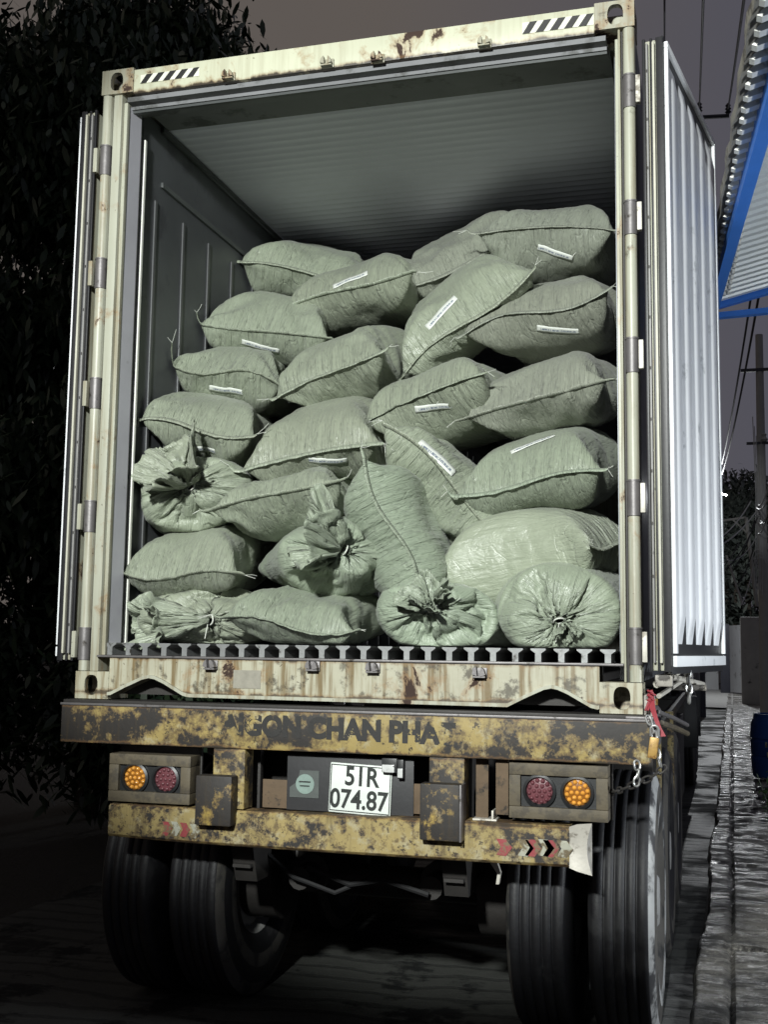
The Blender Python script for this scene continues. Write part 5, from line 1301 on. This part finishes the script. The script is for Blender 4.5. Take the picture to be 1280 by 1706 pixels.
# roadside board and the warning triangle at the frame's edge
RB = thing('roadside_board', 'white edged roadside board with black clamps at the right edge', 'sign board', (3.0, 26.2, 0))
p0_, p1_ = atY(1270, 905, 26.2), atY(1290, 1010, 26.2)
b = MB(); b.prism([(p0_.x, p0_.z), (p1_.x+.5, p0_.z), (p1_.x+.5, p1_.z-.2), (p0_.x, p1_.z-.2)], 26.2, 26.24); b.build('panel', M['gate'], RB)
b = MB()
W_ = [(1278, 892), (1273, 898), (1271, 930), (1270, 960), (1266, 975), (1268, 1000), (1274, 1028)]
b.tube([atY(x, y, 26.1) for x, y in W_], .055, 8); b.build('edge_frame', M['trim_white'], RB)
b = MB(); q = atY(1272, 917, 26.0); b.box(q.x-.09, q.x+.3, 25.95, 26.02, q.z-.04, q.z+.03); b.box(q.x+.0, q.x+.07, 25.9, 25.94, q.z-.36, q.z+.2); b.build('clamp', M['black'], RB)
b = MB(); b.tube([(p0_.x+.25, 26.3, 0), (p0_.x+.25, 26.3, p0_.z)], .05, 8); b.build('post', M['pole'], RB)
WS = thing('warning_sign', 'triangular warning sign, yellow with a red border, cut by the right edge of the photo', 'sign', (3.1, 25.7, 0))
a_, c_ = atY(1267, 1045, 25.7), atY(1284, 1006, 25.7)
s_ = (c_.x-a_.x); tri = [(a_.x, a_.z), (a_.x+s_*2, a_.z), (a_.x+s_, c_.z)]
b = MB(); b.prism(tri, 25.68, 25.70); b.build('border', M['sign_red'], WS)
cxm, czm = a_.x+s_, (2*a_.z+c_.z)/3; tr2 = [(cxm+(x-cxm)*.62, czm+(z-czm)*.62) for x, z in tri]
b = MB(); b.prism(tr2, 25.670, 25.679); b.build('face', M['sign_yellow'], WS)
b = MB(); b.tube([(cxm, 25.74, 0), (cxm, 25.74, c_.z)], .03, 8); b.build('post', M['pole'], WS)

def tree(name, lab, base, blobs, leafn, lsize, mat, limbs, seed, cat='tree', droop=.6, group=None, trunk_r=.16):
    T_ = thing(name, lab, cat, base, group); r = np.random.RandomState(seed)
    for pts, rad in limbs:
        b = MB(); b.tube([Vector(p) for p in pts], rad, 8); b.build('trunk' if pts[0][2] < .1 else 'limb', M['bark'], T_)
    tot = sum(q[3]*q[4]*q[5]*q[6] for q in blobs); P_ = []
    for (x, y, z, rx, ry, rz, dens) in blobs:
        n = int(leafn*rx*ry*rz*dens/tot); v = r.randn(n, 3); v /= np.linalg.norm(v, axis=1, keepdims=True)
        rad = r.rand(n, 1)**(1/2.2); q = v*rad
        # clumps: pull points towards random twig centres so gaps appear
        kc = max(10, n//75); cc = r.randn(kc, 3); cc /= np.linalg.norm(cc, axis=1, keepdims=True); cc *= r.rand(kc, 1)**.4
        q = .42*q+.58*(cc[r.randint(kc, size=n)]+r.randn(n, 3)*np.array([.13, .13, .20]))
        P_.append(q*np.array([rx, ry, rz])+np.array([x, y, z]))
    leaf_cloud('crown', mat, T_, np.concatenate(P_), lsize, seed, droop, .34, T_.location); return T_
tree('broadleaf_tree', 'dark leafy tree towering over the left side of the container against the night sky', (-4.6, 6.2, 0),
     [(-4.7, 5.4, 6.6, 1.9, 1.7, 1.5, 1.15), (-3.2, 5.6, 6.7, 1.0, 1.3, 1.0, 1.3), (-3.6, 5.3, 5.0, 1.6, 1.4, 1.1, .62), (-5.6, 5.6, 4.6, 1.6, 1.4, 1.2, .8), (-3.5, 5.0, 3.5, 1.4, 1.2, .9, 1.1), (-5.0, 5.0, 3.0, 1.5, 1.2, 1.0, 1.1), (-4.4, 6.2, 7.9, 1.6, 1.6, 1.0, 1.2), (-6.6, 5.8, 7.2, 1.6, 1.5, 1.5, 1.0), (-2.75, 5.6, 6.6, .55, .6, .55, 1.0)],
     110000, .145, M['leaf'], [([(-4.6, 6.2, 0), (-4.65, 6.1, 2.2), (-4.5, 5.9, 4.0), (-4.3, 5.8, 6.4)], [.24, .19, .15, .07]), ([(-4.55, 6.0, 3.6), (-3.6, 5.6, 4.55), (-2.6, 5.5, 5.6)], [.11, .07, .03]), ([(-4.5, 5.9, 3.9), (-5.6, 5.7, 4.6), (-6.8, 5.8, 5.0)], [.10, .07, .03]), ([(-4.4, 5.8, 4.9), (-3.5, 5.4, 5.35), (-2.7, 5.3, 5.5)], [.07, .04, .02])], 21, droop=.85)
tree('hedge', 'dense black hedge low at the left beside the trailer', (-4.2, 5.2, 0),
     [(-3.4, 4.6, 1.1, 1.2, 1.0, 1.1, 1), (-5.2, 4.4, 1.2, 1.5, 1.0, 1.2, 1), (-2.9, 6.5, 1.4, .9, 1.4, 1.4, 1), (-4.2, 5.6, 2.0, 1.6, 1.2, .8, 1), (-6.8, 4.6, 1.4, 1.3, 1.0, 1.4, 1)], 44000, .14, M['leaf_hedge'], [([(-4.2, 5.4, 0), (-4.0, 5.4, 1.4)], [.06, .03]), ([(-5.4, 4.8, 0), (-5.2, 4.8, 1.4)], [.06, .03])], 31, cat='hedge', droop=.5)
for i, (px, py, rw, rh, sd, lab) in enumerate(((1206, 845, 2.4, 2.0, 41, 'dim far tree crown just right of the white door, behind the street lamp'), (1242, 835, 2.2, 1.9, 42, 'dim far tree crown left of the cable-hung pole'), (1222, 940, 3.6, 2.4, 43, 'dark far tree standing low over the yard wall'), (1280, 900, 2.6, 3.0, 44, 'dark far tree behind the cable-hung pole at the right edge'))):
    c = atY(px, py, 46)
    tree('far_tree', lab, (c.x, 46, 0), [(c.x, 46, c.z, rw*.9, 1.2, rh, 1), (c.x-rw*.4, 46.3, c.z-rh*.9, rw, 1.2, rh, 1)], 2600, .42, M['leaf_far'], [([(c.x, 46.2, 0), (c.x+.1, 46.1, c.z-rh*.3)], [.16, .08])], sd, group='far trees beyond the gate', droop=.4)
